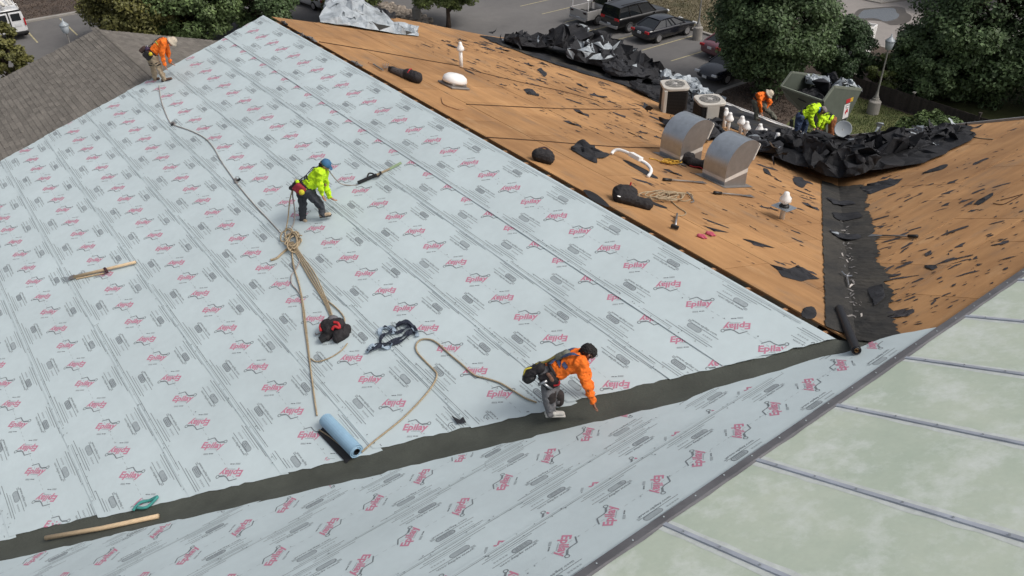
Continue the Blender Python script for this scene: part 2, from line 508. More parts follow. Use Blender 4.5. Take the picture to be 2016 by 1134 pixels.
# slope A: courses from the eave up
def xr_A(y):
    x = y * CA
    return -L, -(KV * abs(x) + 0.27)
stripsA = [(-12.10, 3.3), (-10.90, 12.2), (-9.70, 5.1), (-8.50, 15.63), (-7.30, 17.74), (-6.10, 18.02), (-4.90, 18.20), (-3.70, 16.40), (-2.50, 9.316), (-1.30, 7.15), (-0.675, 7.433)]
for i, (yc, ph) in enumerate(stripsA):
    top = i == len(stripsA) - 1
    lay_strip(FA, yc, xr_A, .028 if top else .004, .024 if top else .014, -ph, 20 + i, 'underlayment_strip', half=0.645)

# slope C: its right-hand end follows the torn edge near the valley head
cpx = [(10, 1105), (700, 945), (1350, 790), (1400, 770), (1534, 733), (1626, 704), (1672, 695), (1690, 690), (1720, 674), (1760, 664), (1800, 656), (1845, 648)]
cpt = sorted([(onC(*t)[1], -onC(*t)[0]) for t in cpx])
CY = [t[0] for t in cpt]; CX = [t[1] for t in cpt]
def xr_C(y):
    yw = -y * CC
    if yw > CY[-1]: lo = CX[-1] + (yw - CY[-1]) / KV
    else: lo = float(np.interp(yw, CY, CX))
    return lo, 14.0
for i, (yc, ph) in enumerate([(-6.44, 1.0), (-5.24, .2), (-4.04, .7), (-2.84, 3.9), (-1.64, 3.65 + .35), (-0.44, 2.72 + .2), (0.12, 2.476)]):
    top = i == 6
    lay_strip(FC, yc, xr_C, .028 if top else .004, .024 if top else .014, ph, 50 + i, 'underlayment_strip', half=0.645, jag=0.035)

# cap nails along the laps
nb = W(BLD); rnd = random.Random(5)
nl = 0
for F, xr, ycs, h in ((FA, xr_A, [s[0] for s in stripsA], .0165), (FC, xr_C, [-4.04, -2.84, -1.64, -.44, .12], .0165)):
    for yc in ycs:
        for dy in (-.60, -.56, 0.03, .56):
            a, b = xr(yc + dy)
            x = a + .2
            while x < b - .1:
                r = rnd.uniform(.007, .012)
                if rnd.random() < (.45 if abs(dy) > .1 else .25):
                    c = Vector((x + rnd.uniform(-.1, .1), yc + dy + rnd.uniform(-.03, .03), h + .019))
                    nb.add([F @ (c + Vector((r * math.cos(t), r * math.sin(t), 0))) for t in np.arange(6) * PI / 3], [tuple(range(6))]); nl += 1
                x += .22
tag(nb.build('cap_nails', [MT['ink']], BLD), kind='stuff')

# ---- decks under the underlayment, valley membrane
XA = -14.0
d = W(BLD); t = .018
d.add([roofA(-.03, 0.02, 0), roofA(-.03, L, 0), roofA(XA, L, 0), roofA(XA, KV * -XA, 0)], [(0, 1, 2, 3)])
d.add([roofA(-.03, 0.02, -t), roofA(-.03, L, -t), roofA(XA, L, -t), roofA(XA, KV * -XA, -t)], [(3, 2, 1, 0)])
d.build('roof_deck', [MT['lumber']], BLD)
d = W(BLD)
d.add([roofC(0.9, -8, -.002), roofC(0, 0, -.002), roofC(XA, KV * -XA, -.002), roofC(XA, -8, -.002)], [(0, 1, 2, 3)])
d.build('roof_deck', [MT['lumber']], BLD)
# grey membrane folded into the near valley
rows = []
for k in range(61):
    s = -0.45 + (14.3) * k / 60
    x = -s
    def vy(off): return KV * s + off
    rows.append([roofA(min(x, 0.35), KV * s + .62, .004) if s > -0.05 else roofC(x, KV * s + .5, .008),
                 roofA(x, KV * s + .30, .005) if s > -0.05 else roofC(x, KV * s + .3, .008),
                 Vector((x, KV * s, -PA * s + .007)) if s > 0 else roofC(x, KV * s + .05, .008),
                 roofC(x, KV * s - .30, .005) if s > 0 else roofC(x, KV * s - .25, .006),
                 roofC(x, KV * s - .75, .003)])
v, f = grid_mesh(rows); mb = W(BLD); mb.add(v, f)
mb.build('valley_membrane', [MT['membrane']], BLD, smooth=True)
# loose end of the membrane by the valley head
mb = W(BLD)
mb.add([onC(*q, h=.010) for q in [(1600, 662), (1612, 640), (1650, 645), (1668, 660), (1690, 690), (1672, 697), (1630, 706)]], [tuple(range(7))])
mb.build('valley_membrane', [MT['membrane']], BLD)

# ---- plywood sheets
def clip(poly, a, b, c):
    """keep a*x+b*y<=c"""
    out = []
    for i in range(len(poly)):
        p, q = poly[i], poly[(i + 1) % len(poly)]
        dp, dq = a * p[0] + b * p[1] - c, a * q[0] + b * q[1] - c
        if dp <= 0: out.append(p)
        if dp * dq < 0:
            t = dp / (dp - dq); out.append((p[0] + t * (q[0] - p[0]), p[1] + t * (q[1] - p[1])))
    return out
def area(p): return abs(sum(p[i][0] * p[(i + 1) % len(p)][1] - p[(i + 1) % len(p)][0] * p[i][1] for i in range(len(p)))) / 2
def sheet(polys, at, m, seed):
    mb = W(BLD); rnd = random.Random(seed); dz = rnd.uniform(-.0025, .0025)
    for p in polys:
        n = len(p)
        tp = [at(x, y, dz) for x, y in p]; bt = [at(x, y, -.02) for x, y in p]
        fs = [tuple(range(n)), tuple(range(2 * n - 1, n - 1, -1))] + [(i, n + i, n + (i + 1) % n, (i + 1) % n) for i in range(n)]
        mb.add(tp + bt, fs)
    return mb.build('plywood_sheet', [m], BLD)
TOPB = [(0, L), (1.5, 19.15), (3.2, 20.8), (4.8, 22.3), (6.5, 21.6), (8.6, 20.6), (EAVE_B, 20.5)]
g = .0055; sw = 1.22 * CA; row = 0; x = 0.185
while x < EAVE_B:
    x1 = min(x + sw, EAVE_B)
    y = -1.22 * (row % 2) + 0.3 * (row % 3)
    while y < 23:
        polys = []
        for (xa, ya), (xb, yb) in zip(TOPB[:-1], TOPB[1:]):
            p = [(x + g, y + g), (x1 - g, y + g), (x1 - g, y + 2.44 - g), (x + g, y + 2.44 - g)]
            p = clip(p, -1, 0, -xa); p = clip(p, 1, 0, xb) if p else p
            s = (yb - ya) / (xb - xa)
            p = clip(p, -s, 1, ya - s * xa) if p else p
            p = clip(p, KV, -1, 0) if p else p          # y >= KV x
            if len(p) > 2 and area(p) > .004: polys.append(p)
        if polys: sheet(polys, roofB, MT['plyB'], row * 31 + int(y * 10))
        y += 2.44
    x = x1; row += 1
# cross slope, right of the far valley
EX1 = 14.3
y = -8.0; row = 0; sy = 1.22 * CC
y = -0.6 - sy * 6
while y < 9.4:
    x = -1.22 * (row % 2) - .4
    while x < EX1:
        p = [(x + g, y + g), (min(x + 2.44, EX1) - g, y + g), (min(x + 2.44, EX1) - g, y + sy - g), (x + g, y + sy - g)]
        p = clip(p, -KV, 1, 0)                           # y <= KV x
        p = clip(p, 0, 1, 9.05) if p else p
        if y < 0: p = clip(p, -1, 0, -.05) if p else p
        if len(p) > 2 and area(p) > .004 and min(q[0] for q in p) > -.1: sheet([p], roofC, MT['plyE'], row * 17 + int(x * 10) + 900)
        x += 2.44
    y += sy; row += 1

# ---- rafters crossing the open slot at the ridge
rb_y = 0.56
k = 0
while rb_y < L:
    mb = W(BLD)
    for sgn, at in ((-1, roofA), (1, roofB)):
        w = .022; x0, x1 = (0, sgn * 1.2)
        pts = [at(x, rb_y + s * w, h) for x in (x0, x1) for s in (-1, 1) for h in (-.05, -.22)]
        mb.add(pts, [(0, 1, 3, 2), (4, 6, 7, 5), (0, 4, 5, 1), (2, 3, 7, 6), (0, 2, 6, 4), (1, 5, 7, 3)])
    mb.build('rafter', [MT['lumber']], BLD)
    rb_y += 0.672; k += 1

# ---- grey shingled wing beyond the far end (same slope, lower ridge)
XR, YF = -3.48, 24.8
zr = PA * XR
def roofR(x, y, h=0.0): return Vector((x, y, zr - PA * (x - XR))) + NB * h
mb = W(BLD); rnd = random.Random(3)
def course(at, x0, x1, sgn):
    ex = .14 * CA; nrow = int(abs(x1 - x0) / ex)
    for r in range(nrow):
        xa = x0 + sgn * r * ex; xb = xa + sgn * (ex + .02)
        y = L + rnd.uniform(-.3, 0) if at is roofA else 16.5
        while y < YF:
            w = rnd.uniform(.16, .40); ya, yb = max(y, L if at is roofA else 16.5) + .002, min(y + w, YF + .03) - .002
            lift = rnd.choice((.010, .010, .016))
            if yb > ya + .02:
                p = [at(xa, ya, .004), at(xa, yb, .004), at(xb, yb, .006 + lift), at(xb, ya, .006 + lift), at(xb, yb, -.002), at(xb, ya, -.002)]
                mb.add(p, [(0, 1, 2, 3) if sgn < 0 else (3, 2, 1, 0), (3, 2, 4, 5), (0, 3, 5), (1, 4, 2)])
            y += w
course(roofA, XR, -14.5, -1); course(roofR, XR, 5.0, 1)
tag(mb.build('shingles', [MT['shingle']], BLD), kind='stuff')
mb = W(BLD)
y = L - .1
while y < YF:
    for at, s in ((roofA, -1), (roofR, 1)):
        mb.add([at(XR, y, .030), at(XR, y + .30, .020), at(XR + s * .10, y + .30, .018), at(XR + s * .10, y, .028)], [(0, 1, 2, 3) if s < 0 else (3, 2, 1, 0)])
    y += .2
mb.build('ridge_caps', [MT['shingle']], BLD)
mb = W(BLD)
mb.add([roofA(XR, L, -.01), roofA(XR, YF, -.01), roofA(-14.5, YF, -.01), roofA(-14.5, L, -.01)], [(0, 1, 2, 3)])
mb.add([roofR(XR, 16, -.01), roofR(XR, YF, -.01), roofR(5, YF, -.01), roofR(5, 16, -.01)], [(3, 2, 1, 0)])
mb.build('roof_deck', [MT['lumber']], BLD)

# ---- fibreglass skylight let into the cross slope
YS = -0.583
SK = W(BLD)
SKP = tag(bpy.data.objects.new('skylight', None)); COL.objects.link(SKP); SKP.parent = BLD
SKP.location = WM[BLD.name].inverted() @ roofC(0, YS, 0)
SM = Matrix.Translation(roofC(0, YS, 0))
def S(): return MB(SM.inverted())
xs = [-.12 + 1.4 * k for k in range(-9, 11)]
# panel material: greenish fibreglass, chalky weathered blotches
pm = MT['panel']; nt = pm.node_tree; N = nt.nodes; Lk = nt.links
src = N['Principled BSDF'].inputs['Base Color'].links[0].from_socket
n1 = N.new('ShaderNodeTexNoise'); n1.inputs['Scale'].default_value = 1.8; n1.inputs['Detail'].default_value = 12; n1.inputs['Roughness'].default_value = .72
Lk.new(N['Texture Coordinate'].outputs['Object'], n1.inputs['Vector'])
r1 = N.new('ShaderNodeValToRGB'); r1.color_ramp.elements[0].position = .50; r1.color_ramp.elements[1].position = .70
r1.color_ramp.elements[0].color = (0, 0, 0, 1); r1.color_ramp.elements[1].color = (.92, .92, .92, 1)
Lk.new(n1.outputs[0], r1.inputs[0])
mx = N.new('ShaderNodeMix'); mx.data_type = 'RGBA'; mx.inputs[7].default_value = (.68, .725, .69, 1)
Lk.new(r1.outputs[0], mx.inputs[0]); Lk.new(src, mx.inputs[6]); Lk.new(mx.outputs[2], N['Principled BSDF'].inputs['Base Color'])
MT['chalk'] = mat('chalky_edge', (.56, .60, .58), .6, .12, 9, fine=.1)
MT['batten'] = mat('skylight_batten', (.29, .32, .365), .55, .15, 1.5, col2=(.44, .48, .55), fine=.1)
MT['flash'] = mat('grey_flashing', (.115, .115, .125), .6, .15, 2.5, col2=(.16, .16, .17), fine=.12)
for a, b in zip(xs[:-1], xs[1:]):
    mb = S()
    for (y0, y1) in ((YS - .10, YS - 3.4), (YS - 3.4, YS - 6.8)):
        pts = [roofC(x, y, h) for x in (a + .03, b - .03) for y in (y0 - .004, y1 + .004) for h in (.052, .0)]
        mb.add(pts, [(0, 1, 3, 2), (4, 6, 7, 5), (0, 4, 5, 1), (2, 3, 7, 6), (0, 2, 6, 4), (1, 5, 7, 3)])
    mb.build('panel', [pm], SKP)
rnd = random.Random(11)
for x in xs:
    mb = S()
    # chalky, ragged border either side of the batten, then the batten and its fixings
    rows = []
    for k in range(41):
        y = YS - .10 - 6.6 * k / 40
        rows.append([roofC(x - .075 - .03 * rnd.random(), y, .0535), roofC(x, y, .0545), roofC(x + .075 + .03 * rnd.random(), y, .0535)])
    v, f = grid_mesh(rows); mb.add(v, f)
    mb.build('chalky_border', [MT['chalk']], SKP)
    mb = S()
    rows = [[roofC(x - .032, YS - .08 - 6.6 * k / 12, .054), roofC(x - .025, YS - .08 - 6.6 * k / 12, .066 + .004 * (k % 2)), roofC(x + .025, YS - .08 - 6.6 * k / 12, .066), roofC(x + .032, YS - .08 - 6.6 * k / 12, .054)] for k in range(13)]
    v, f = grid_mesh(rows); mb.add(v, f)
    for k in range(14):
        c = roofC(x + rnd.uniform(-.008, .008), YS - .35 - .42 * k, .070)
        mb.add([c + Vector((.012 * math.cos(t), .012 * math.sin(t), .004)) for t in np.arange(6) * PI / 3], [tuple(range(6))], 1)
    mb.build('batten', [MT['batten'], MT['ink']], SKP)
mb = S()
rows = []
for k in range(121):
    x = -13 + 27.2 * k / 120; j = rnd.uniform(-.008, .008)
    rows.append([roofC(x, YS + .012 + j, .018), roofC(x, YS + .004, .070), roofC(x, YS - .10, .072), roofC(x, YS - .125 + j, .056)])
v, f = grid_mesh(rows); mb.add(v, f)
for k in range(60):
    c = roofC(-12.8 + .45 * k, YS - .05 + rnd.uniform(-.02, .02), .074)
    mb.add([c + Vector((.010 * math.cos(t), .010 * math.sin(t), .002)) for t in np.arange(6) * PI / 3], [tuple(range(6))], 1)
mb.build('edge_flashing', [MT['flash'], MT['ink2']], SKP)

# ---- gutter, rake trim, walls
mb = W(BLD)
z = -PA * EAVE_B
mb.loft([[(EAVE_B - .01, y, z - .03), (EAVE_B + .12, y, z - .03), (EAVE_B + .12, y, z + .02), (EAVE_B + .105, y, z + .02), (EAVE_B + .105, y, z - .015), (EAVE_B + .01, y, z - .015)] for y in (9.0, 20.5)])
mb.build('gutter', [MT['white']], BLD)
MT['trim'] = mat('metal_trim', (.33, .345, .36), .45, .2, 3, metal=.3)
mb = W(BLD)
mb.bar(roofC(EX1 + .02, 9.05, -.02), roofC(EX1 + .02, -8, -.02), .06, .16, NC)
mb.build('rake_trim', [MT['trim']], BLD)
mb = W(BLD)
def wall(p, q, zt_p, zt_q):
    mb.add([(p[0], p[1], GZ), (q[0], q[1], GZ), (q[0], q[1], zt_q), (p[0], p[1], zt_p)], [(0, 1, 2, 3)])
ex = EAVE_B - .5
wall((ex, 8.5), (ex, 19.9), -PA * ex - .03, -PA * ex - .03)
wall((ex, 19.9), (0, 18.9), -PA * ex - .03, -.06); wall((0, 18.9), (-13.5, 18.9), -.06, PA * -13.5 - .04)
wall((-13.5, 18.9), (-13.5, 9), PA * -13.5 - .04, PA * -13.5 - .04)
wall((EX1 - .4, 8.8), (EX1 - .4, -8), -PC * 8.8 - .03, PC * 8 - .03)
wall((ex, 8.8), (EX1 - .4, 8.8), -PC * 8.8 - .03, -PC * 8.8 - .03)
wall((-13.5, 24.4), (4, 24.4), PA * -13.5 - .04, zr - PA * 7.5 - .04)
wall((4, 24.4), (4, 18.9), zr - PA * 7.5 - .04, zr - PA * 7.5 - .04)
wall((-13.5, 24.4), (-13.5, 18.9), PA * -13.5 - .04, PA * -13.5 - .04)
mb.build('wall', [MT['wall']], BLD)
# ================================================================== GROUND
def slab(name, pts, z, m, label=None, h=None, parent=None, kind='structure'):
    mb = MB()
    if h is None:
        mb.add([(x, y, z) for x, y in pts], [tuple(range(len(pts)))])
    else:
        mb.prism(pts, z - h, z)
    o = mb.build(name, [m], parent)
    if kind and parent is None: o['kind'] = kind
    return o
lot = slab('parking_lot', [(-220, -200), (260, -200), (260, 300), (-220, 300)], GZ, MT['asphalt'])
def stripe(x0, y0, x1, y1, w=.10):
    d = Vector((x1 - x0, y1 - y0)).normalized(); n = Vector((-d.y, d.x)) * w / 2
    mb = MB(); k = max(2, int(math.hypot(x1 - x0, y1 - y0) / .4)); rows = []
    for i in range(k + 1):
        t = i / k; j = random.uniform(-.008, .008)
        rows.append([(x0 + (x1 - x0) * t + n.x * (1 + j * 8), y0 + (y1 - y0) * t + n.y, GZ + .004), (x0 + (x1 - x0) * t - n.x, y0 + (y1 - y0) * t - n.y * (1 + j * 8), GZ + .004)])
    v, f = grid_mesh(rows); mb.add(v, f); mb.build('painted_line', [MT['yellowline']], lot)
for k in range(-2, 8): stripe(31.4, 34.73 + 2.70 * k - (0 if k else 0), 36.9, 34.73 + 2.70 * k)
for k in range(-3, 6): stripe(2.02 + 2.67 * k, 62.7, 2.02 + 2.67 * k, 68.0)
# kerbs, verges, beds
slab('kerb', [(37.2, 28.0), (37.45, 28.0), (37.45, 90), (37.2, 90)], GZ + .13, MT['concrete'], h=.13)
slab('grass_verge', [(37.45, 28.0), (44.5, 26.0), (44.5, 90), (37.45, 90)], GZ + .12, MT['grass'], h=.12)
slab('kerb', [(-40, 68.35), (24, 68.35), (24, 68.75), (-40, 68.75)], GZ + .13, MT['concrete'], h=.13)
slab('mulch_bed', [(-40, 68.75), (24, 68.75), (24, 95), (-40, 95)], GZ + .11, MT['mulch'], h=.11)
slab('grass_verge', [(-40, 95), (120, 95), (120, 140), (-40, 140)], GZ + .115, MT['lawn'], h=.11)
slab('road', [(44.5, -40), (56.5, -40), (56.5, 140), (44.5, 140)], GZ + .010, MT['road'])
slab('pavement', [(53.5, 31.0), (70, 26), (70, 33), (52.5, 38.5)], GZ + .10, mat('pale_concrete', (.33, .31, .28), .9, .1, 1, .2, 25), h=.09)
# planted island with its rounded kerb
isl = [(28.0, 22.7), (27.9, 24.6), (28.4, 25.9), (29.6, 26.5), (37.4, 26.4), (44.4, 25.8), (44.4, 8.0), (20.0, 8.0), (20.0, 19.5), (24.5, 21.0)]
def inset(p, d):
    c = Vector((33, 17)); out = []
    for x, y in p:
        v = Vector((x, y)) - c; out.append(tuple(c + v * (1 - d / v.length)))
    return out
slab('kerb', isl, GZ + .13, MT['concrete'], h=.13)
slab('mulch_bed', inset(isl, .35), GZ + .145, MT['mulch'], h=.02)
lw = [(35.0, 8.6), (35.0, 20.8), (30.6, 21.4), (28.0, 20.5), (24, 17.5), (21, 8.6)]
slab('lawn', lw, GZ + .155, MT['lawn'], h=.01)
slab('lawn', [(36.5, 8.6), (38.5, 22), (43.8, 23), (43.8, 8.6)], GZ + .155, MT['lawn'], h=.01)
pdl = mat('puddle_water', (.10, .11, .12), .04, .05, 2, spec=.9)
ring = [(50.9 + (1.55 + .35 * math.sin(3 * t + 1) + .2 * math.sin(5 * t)) * math.cos(t) * 1.15 - .25 * math.sin(t), 29.4 + (1.1 + .2 * math.sin(2 * t)) * math.sin(t) * 1.2) for t in np.linspace(0, 2 * PI, 30)[:-1]]
slab('puddle_margin', [(50.9 + (x - 50.9) * 1.35, 29.4 + (y - 29.4) * 1.5 - .3) for x, y in ring], GZ + .014, mat('wet_road', (.085, .075, .066), .5, .2, 1))
slab('puddle', ring, GZ + .019, pdl)

# grass blades and mulch chips give the beds a rough surface
def scatter_tris(name, poly_boxes, n, hgt, w, m, z, seed):
    r = np.random.RandomState(seed); V = []
    for (x0, x1, y0, y1) in poly_boxes:
        c = np.column_stack([r.uniform(x0, x1, n), r.uniform(y0, y1, n), np.full(n, z)])
        a = r.uniform(0, 2 * PI, n); d = np.column_stack([np.cos(a), np.sin(a), np.zeros(n)]) * w
        t = np.column_stack([r.normal(0, hgt * .5, n), r.normal(0, hgt * .5, n), np.abs(r.normal(hgt, hgt * .4, n))])
        V.append(np.stack([c - d, c + d, c + t], 1).reshape(-1, 3))
    V = np.concatenate(V); nt_ = len(V) // 3
    me = bpy.data.meshes.new(name); me.vertices.add(len(V)); me.vertices.foreach_set('co', V.ravel())
    me.loops.add(len(V)); me.loops.foreach_set('vertex_index', np.arange(len(V)))
    me.polygons.add(nt_); me.polygons.foreach_set('loop_start', np.arange(0, len(V), 3))
    me.update(); me.validate()
    o = link_mesh(name, me, m); o['kind'] = 'stuff'
    return o
gb = mat('grass_blades', (.065, .095, .025), .9, .3, 2, island=.5)
tag(scatter_tris('grass_blades', [(28, 35, 12, 20.5)], 11000, .07, .02, gb, GZ + .155, 1), 'short green grass around the roofing lift', 'grass')
gb2 = mat('dry_grass_blades', (.12, .105, .055), .9, .3, 2, island=.5)
tag(scatter_tris('grass_blades', [(37.5, 44.4, 28.2, 47)], 16000, .10, .025, gb2, GZ + .12, 2), 'dry patchy grass beside the parking stalls', 'grass')
ch = mat('bark_chips', (.07, .05, .038), .95, .3, 2, island=.6)
tag(scatter_tris('bark_chips', [(-6, 9, 69, 80), (28.3, 36, 21, 26)], 7000, .05, .05, ch, GZ + .13, 3), 'brown bark chips covering the planting beds', 'mulch')

# river stones beside the parking lot
mb = MB(); rnd = random.Random(8)
for k in range(260):
    c = onG(rnd.uniform(745, 840), 0); t = rnd.random()
    px, py = 752 + t * 95 + rnd.uniform(-10, 10), 12 + t * 32 + rnd.uniform(-10, 9)
    p = onG(px, py, GZ + .05); r = rnd.uniform(.10, .24)
    mb.ball(p, r, 6, sc=(rnd.uniform(.7, 1.3), rnd.uniform(.7, 1.3), rnd.uniform(.4, .8)))
tag(mb.build('river_stones', [mat('river_stone', (.24, .205, .17), .9, .3, 3, island=.45)], smooth=True), 'pale tan stones heaped at the foot of a lamp base', 'stones', kind='stuff')

# ================================================================== TREES
def leaf_mesh(name, C, Nn, S, seed, asp=.55):
    """one folded quad per leaf"""
    r = np.random.RandomState(seed); n = len(C)
    nd = Nn + r.normal(0, .55, (n, 3)); nd /= np.linalg.norm(nd, axis=1)[:, None]
    t = np.cross(nd, r.normal(0, 1, (n, 3))); t /= np.linalg.norm(t, axis=1)[:, None] + 1e-9
    b = np.cross(nd, t)
    s = S[:, None]
    V = np.stack([C - t * s, C + b * s * asp - nd * s * .12, C + t * s, C - b * s * asp - nd * s * .12], 1).reshape(-1, 3)
    me = bpy.data.meshes.new(name); me.vertices.add(len(V)); me.vertices.foreach_set('co', V.ravel())
    me.loops.add(len(V)); me.loops.foreach_set('vertex_index', np.arange(len(V)))
    me.polygons.add(n); me.polygons.foreach_set('loop_start', np.arange(0, len(V), 4))
    me.update(); me.validate()
    return me
def leaf_mat(name, c, c2):
    m = mat(name, c, .55, .25, .9, col2=c2, island=.45, spec=.35)
    nt = m.node_tree; N = nt.nodes; b = N['Principled BSDF']
    tr = N.new('ShaderNodeBsdfTranslucent'); ad = N.new('ShaderNodeMixShader'); ad.inputs[0].default_value = .12
    nt.links.new(b.inputs['Base Color'].links[0].from_socket, tr.inputs['Color'])
    nt.links.new(b.outputs[0], ad.inputs[1]); nt.links.new(tr.outputs[0], ad.inputs[2])
    nt.links.new(ad.outputs[0], N['Material Output'].inputs['Surface'])
    return m
LEAF = {'dark': leaf_mat('leaf_dark', (0.073, 0.123, 0.054), (0.119, 0.178, 0.076)), 'mid': leaf_mat('leaf_mid', (0.083, 0.138, 0.051), (0.143, 0.200, 0.073)),
        'olive': leaf_mat('leaf_olive', (.11, .12, .038), (.19, .18, .055)), 'light': leaf_mat('leaf_light', (.11, .15, .046), (.18, .22, .07)),
        'pine': leaf_mat('leaf_pine', (0.050, 0.091, 0.044), (0.081, 0.129, 0.059))}
BARK = mat('bark', (.075, .055, .042), .95, .3, 6, .6, 30, stretch=(4, 4, 1))
def tree(base, H, crown_c, crown_r, nclump, nleaf, kind, label, seed, leaf=0.118, trunk_r=.16, group=None, cat='tree', name='leafy_tree', shape='round'):
    r = np.random.RandomState(seed); rnd = random.Random(seed)
    base = Vector(base)
    e = thing(name, base, label, cat, group)
    cc, cr = np.array(crown_c, float), np.array(crown_r, float)
    # clumps spread through the crown, denser to the outside
    d = r.normal(0, 1, (nclump, 3)); d /= np.linalg.norm(d, axis=1)[:, None]
    rad = r.uniform(.35, 1.0, nclump) ** .5
    if shape == 'cone':
        zt = r.uniform(-1, 1, nclump) ; k = (1 - (zt + 1) / 2) ** .75 * .95 + .06
        a = r.uniform(0, 2 * PI, nclump); q = np.sqrt(r.uniform(.3, 1, nclump))
        cl = cc + np.column_stack([np.cos(a) * k * q, np.sin(a) * k * q, zt]) * cr
    else:
        cl = cc + d * rad[:, None] * cr
        if shape == 'pear':
            u = (cl[:, 2] - cc[2]) / cr[2]; sc = np.where(u > 0, 1 - .45 * u, 1 - .10 * (-u))
            cl[:, :2] = cc[:2] + (cl[:, :2] - cc[:2]) * sc[:, None]
    crad = r.uniform(.11, .25, nclump) * cr.mean()
    per = np.maximum(1, (nleaf * crad ** 2 / (crad ** 2).sum())).astype(int)
    idx = np.repeat(np.arange(nclump), per); n = len(idx)
    dd = r.normal(0, 1, (n, 3)); dd /= np.linalg.norm(dd, axis=1)[:, None]
    rr = r.uniform(.25, 1.12, n) ** .6
    C = cl[idx] + dd * (rr * crad[idx])[:, None] * np.array([1.15, 1.15, .8])
    out = (C - cc) / cr; out /= np.linalg.norm(out, axis=1)[:, None] + 1e-9
    Nn = dd * .5 + out * .4 + np.array([0, 0, .55])
    link_mesh('crown', leaf_mesh('crown', C, Nn, r.uniform(.6, 1.25, n) * leaf, seed), [LEAF[kind]], e)
    mb = MB()
    top = Vector((cc[0] * .8, cc[1] * .8, cc[2] + cr[2] * .55))
    pts = [Vector((0, 0, 0)).lerp(top, t) + Vector((rnd.uniform(-.06, .06), rnd.uniform(-.06, .06), 0)) * (t > 0) for t in np.linspace(0, 1, 7)]
    mb.tube(pts, [trunk_r * (1.25 if i == 0 else 1 - .12 * i) for i in range(7)], 9)
    mb.build('trunk', [BARK], e, smooth=True)
    mb = MB()
    for k in range(0, nclump, max(1, nclump // 26)):
        p = Vector(cl[k]); t = max(.12, min(.85, (p.z - .8) / max(.1, top.z) * .75)); a = Vector((0, 0, 0)).lerp(top, t)
        mid = a.lerp(p, .5) + Vector((0, 0, .15))
        mb.tube([a, mid, p], [trunk_r * .45, trunk_r * .28, trunk_r * .08], 5)
    mb.build('limb', [BARK], e, smooth=True)
    return e
def gz(p): return (p[0], p[1], GZ)
tree(gz(onG(1504, 186)), 9, (0, 0, 5.2), (3.35, 3.35, 4.5), 260, 80500, 'dark', 'large dense dark green tree standing behind the roofing lift', 1, leaf=0.111, trunk_r=.22, shape='pear')
tree(gz(onG(1650, 172)), 4, (0, 0, 2.0), (1.6, 1.6, 2.3), 120, 26250, 'pine', 'dark conifer-like bush tucked against the large tree, beside a white enclosure', 2, leaf=0.089, trunk_r=.1, name='evergreen_bush', cat='bush', shape='pear')
tree((40.4, 16.6, GZ), 9, (0, 0, 4.9), (4.4, 4.4, 4.8), 260, 70000, 'dark', 'broad dark green tree at the right, behind the fence', 3, leaf=0.118, trunk_r=.24, shape='pear')
tree((42.5, 11.0, GZ), 9, (0, 0, 5.0), (4.6, 4.6, 4.8), 240, 63000, 'mid', 'mid green tree at the right edge of the picture', 4, leaf=0.118, trunk_r=.24)
tree((38.0, 17.9, GZ), 6, (0, 0, 2.4), (2.4, 2.6, 2.3), 150, 35000, 'dark', 'lower dark tree beside the lantern, just behind the fence', 18, leaf=0.111, trunk_r=.16)
tree((32.6, 14.2, GZ), 4, (0, 0, .75), (1.3, 2.2, .8), 90, 15750, 'mid', 'low dark shrub in front of the fence, above the torn felt heap', 5, leaf=0.096, trunk_r=.08, name='shrub', cat='bush')
tree((33.0, 8.6, GZ), 4, (0, 0, 1.6), (2.0, 2.6, 1.7), 110, 19250, 'mid', 'rounded shrub peeping over the far rake of the right-hand roof', 6, leaf=0.104, trunk_r=.09, name='shrub', cat='bush')
tree((36.2, 20.0, GZ), 3, (0, 0, 1.3), (1.0, 1.0, 1.4), 40, 7350, 'light', 'small light green shrub at the foot of the lantern post', 16, leaf=0.081, trunk_r=.05, name='shrub', cat='bush')
tree(gz(onG(300, 88)), 7, (0, 0, 3.2), (3.7, 3.7, 3.3), 190, 42000, 'olive', 'wide olive green tree behind the worker in tan trousers', 7, leaf=0.126, trunk_r=.2)
tree(gz(onG(395, 84)), 7, (0, 0, 3.3), (3.4, 3.4, 3.3), 150, 35000, 'mid', 'olive tree left of the peak of the white roof', 17, leaf=0.126, trunk_r=.2)
tree(gz(onG(512, 62)), 7, (0, 0, 3.4), (3.2, 3.2, 3.2), 150, 31500, 'dark', 'tree with its crown just above the peak of the white roof', 8, leaf=0.126, trunk_r=.2)
tree(gz(onG(690, 40)), 7, (0, 0, 3.2), (2.9, 2.9, 2.7), 150, 29750, 'light', 'bright green tree shading the white car beyond the roof corner', 9, leaf=0.118, trunk_r=.18)
tree(gz(onG(883, 54)), 6, (0, 0, 3.4), (2.7, 2.7, 2.1), 130, 26250, 'light', 'small round-crowned tree with a bare trunk in the parking lot', 10, leaf=0.111, trunk_r=.17)
lt = onG(6, 108, GZ + 2.6)
tree(gz(lt), 5, (0, 0, 2.6), (1.35, 1.35, 1.7), 70, 11375, 'olive', 'thin-leaved tree at the left edge, below the white van', 11, leaf=0.111, trunk_r=.1)
tree((-6.5, 76.5, GZ), 4, (0, 0, 1.2), (1.4, 1.4, 1.1), 30, 4375, 'olive', 'low bush in the bark bed at the top left', 12, leaf=0.111, trunk_r=.05, name='shrub', cat='bush')
tree((47.5, 42.5, GZ), 7, (0, 0, 3.0), (2.6, 2.6, 2.2), 90, 15750, 'dark', 'tree across the road at the top of the picture', 13, leaf=0.148, trunk_r=.18)
